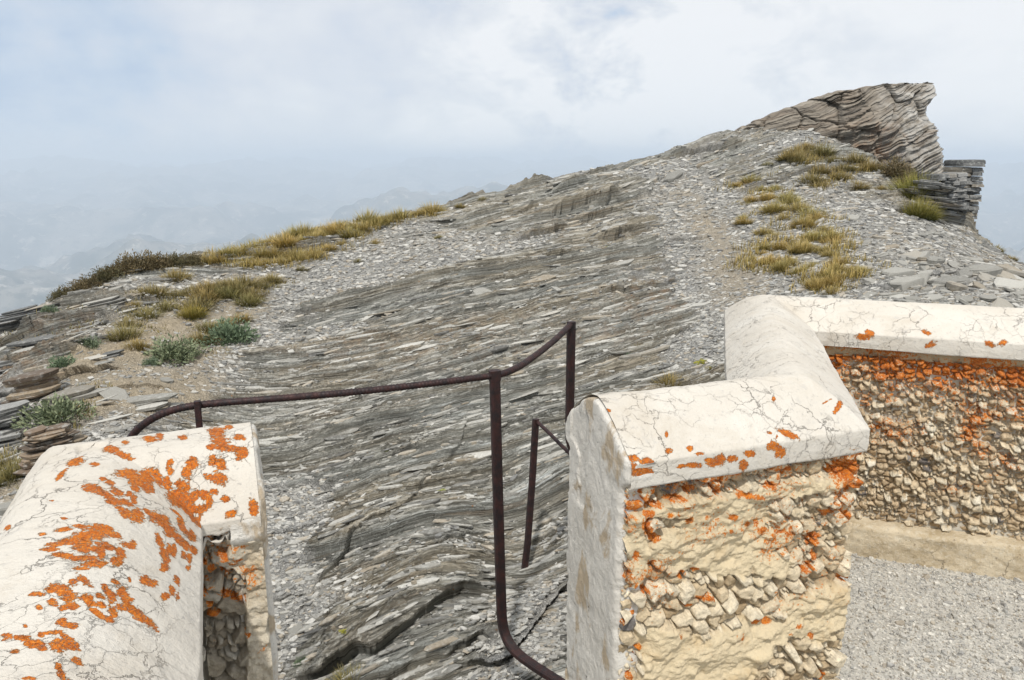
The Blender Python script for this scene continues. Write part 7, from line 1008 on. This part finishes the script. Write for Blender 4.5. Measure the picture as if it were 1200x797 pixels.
for i in range(5):
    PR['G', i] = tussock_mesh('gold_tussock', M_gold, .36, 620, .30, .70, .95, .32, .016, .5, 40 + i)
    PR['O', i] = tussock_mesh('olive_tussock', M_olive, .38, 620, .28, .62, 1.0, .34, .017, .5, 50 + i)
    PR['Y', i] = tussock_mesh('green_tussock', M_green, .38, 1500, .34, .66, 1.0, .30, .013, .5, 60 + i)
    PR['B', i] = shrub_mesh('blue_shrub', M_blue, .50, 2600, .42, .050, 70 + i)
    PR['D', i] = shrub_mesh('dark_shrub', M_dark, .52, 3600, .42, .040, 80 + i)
    PR['M', i] = shrub_mesh('moss', M_moss, .5, 900, .16, .05, 90 + i)
KIND = {'G': ('grass_tussock', 'grass tussock'), 'O': ('grass_tussock', 'grass tussock'), 'Y': ('grass_tussock', 'grass tussock'), 'B': ('cushion_shrub', 'shrub'), 'D': ('low_shrub', 'shrub'), 'M': ('moss_cushion', 'moss')}
def plant(k, x, y, w, label, group, i):
    o = bpy.data.objects.new(KIND[k][0], PR[k, i % 5]); C.objects.link(o)
    z = float(ground([x], [y])[0])
    n = ground_normal(np.array([x]), np.array([y]))[0]
    o.location = (x, y, z - .01); o.rotation_euler = (-n[1] * .4, n[0] * .4, rng.uniform(0, 2 * PI))
    h = rng.uniform(.85, 1.15); o.scale = (w, w, w * h * (.8 if k in 'GO' else 1.))
    tag(o, label, KIND[k][1], group)
for i, (k, x, y, w, label, group) in enumerate(PLANTS): plant(k, x, y, w, label, group, i)

# dense grass mats between the tussocks on the ridge and below the tower: uncountable
def grass_mat(name, spots, mat, label, seed, tall=1.):
    q = np.random.default_rng(seed); Vs = []; Fs = []; Al = []; Rn = []; off = 0
    for (x, y, r, n) in spots:
        a = q.uniform(0, 2 * PI, n); rr = r * np.sqrt(q.random(n)); X = x + rr * np.cos(a) * 1.3; Y = y + rr * np.sin(a)
        keep = fbm(X * 3.2, Y * 3.2, 3, seed) > -.02; X = X[keep]; Y = Y[keep]; m = len(X)
        if m == 0: continue
        Z = ground(X, Y) - .01; L = tall * q.uniform(.07, .19, m) * (.7 + .5 * fbm(X * 2, Y * 2, 2, seed + 1)); o_ = q.uniform(0, 2 * PI, m); t = q.uniform(.1, 1.1, m)
        d = np.stack([np.cos(o_) * np.sin(t), np.sin(o_) * np.sin(t), np.cos(t)], 1) * L[:, None]
        w = np.stack([-np.sin(o_), np.cos(o_), 0 * o_], 1) * .003
        B = np.stack([X, Y, Z], 1); mid = B + d * .5 + [0, 0, .01]
        V = np.stack([B - w, B + w, mid + w * .8, mid - w * .8, B + d], 1)
        Vs.append(V.reshape(-1, 3)); F = np.array([(0, 1, 2), (0, 2, 3), (3, 2, 4)])[None] + (np.arange(m) * 5)[:, None, None] + off; off += m * 5
        Fs.append(F.reshape(-1, 3)); Al.append(np.tile([0, 0, .5, .5, 1.], m)); Rn.append(np.repeat(q.random(m), 5))
    me = fast_mesh(name, np.concatenate(Vs), np.concatenate(Fs), [mat], True, dict(along=np.concatenate(Al), rnd=np.concatenate(Rn)))
    tag(obj(name, me), label, 'grass', kind='stuff')
grass_mat('grass', MATS_G, M_gold, 'short dry golden grass matted over the ridge and the stony slope', 900)
grass_mat('grass', MATS_O, M_olive, 'short olive grass and herbs in hollows of the left slope', 910, .55)

# ================================================================= far country below the ridge
def far_land():
    na, nr = 620, 300
    th = np.linspace(-1.75, 1.75, na)[None, :]; Rr = (60 * (16000 / 60) ** np.linspace(0, 1, nr))[:, None]
    x = Rr * np.sin(th); y = Rr * np.cos(th)
    base = -40 - 900 * (1 - np.exp(-(Rr - 60) / 1500.)) + 0 * th
    ridg = 1 - np.abs(fbm(x / 2600 + 3, y / 2600, 6, 801, .52)) * 2.1
    ridg2 = 1 - np.abs(fbm(x / 900, y / 900, 5, 811, .5)) * 2
    z = base + ridg * 430 * sstep(900, 4200, Rr) + 130 * ridg2 * sstep(400, 2500, Rr) + 520 * sstep(6000, 14000, Rr)
    # the hazy shoulder left of the ridge
    for (px, py, rx, ry, hh) in ((-2300, 4700, 900, 700, 330), (-900, 5600, 1500, 900, 420), (-3400, 4300, 900, 700, 90)):
        z = z + hh * np.exp(-((x - px) / rx) ** 2 - ((y - py) / ry) ** 2) * (.85 + .3 * fbm(x / 400, y / 400, 4, 820))
    V = np.stack([x, y, z], -1).reshape(-1, 3)
    t = NT('far_hillsides'); P = t.pos
    c = t.mix(t.ramp(t.noise(P, .0022, 8, .65), [(.42, 0.), (.58, 1.)]), (.05, .062, .045), (.24, .22, .18))
    c = t.mix(t.ramp(t.noise(P, .009, 6, .7), [(.56, 0.), (.62, .7)]), c, (.5, .45, .38))
    c = t.mix(t.ramp(t.noise(P, .02, 4, .7), [(.52, 0.), (.6, .6)]), c, (.035, .05, .035))
    m = t.done(c, .95)
    tag(obj('hills', fast_mesh('hills', V, grid_faces(nr, na), [m], True)), kind='structure')
    return float(z.min()), float(z.max())
zmin, zmax = far_land()
def build_haze(z0, z1, dens):
    X, Y0, Y1 = 17500, -6000, 17500
    v = [(-X, Y0, z0), (X, Y0, z0), (X, Y1, z0), (-X, Y1, z0), (-X, Y0, z1), (X, Y0, z1), (X, Y1, z1), (-X, Y1, z1)]
    f = [(0, 3, 2, 1), (4, 5, 6, 7), (0, 1, 5, 4), (1, 2, 6, 5), (2, 3, 7, 6), (3, 0, 4, 7)]
    me = bpy.data.meshes.new('haze'); me.from_pydata(v, [], f)
    m = bpy.data.materials.new('haze'); m.use_nodes = True; n = m.node_tree.nodes; n.clear()
    o_ = n.new('ShaderNodeOutputMaterial'); p_ = n.new('ShaderNodeVolumePrincipled'); p_.inputs['Density'].default_value = dens
    p_.inputs['Color'].default_value = HAZE_COL; p_.inputs['Anisotropy'].default_value = .1
    m.node_tree.links.new(p_.outputs[0], o_.inputs['Volume']); me.materials.append(m)
    tag(obj('haze', me), kind='stuff')
HAZE_COL = (.78, .88, 1.0, 1)
build_haze(zmin - 1, max(zmax, 6) + 2, .00025)
print('far land', zmin, zmax, 'objects', len(bpy.data.objects))
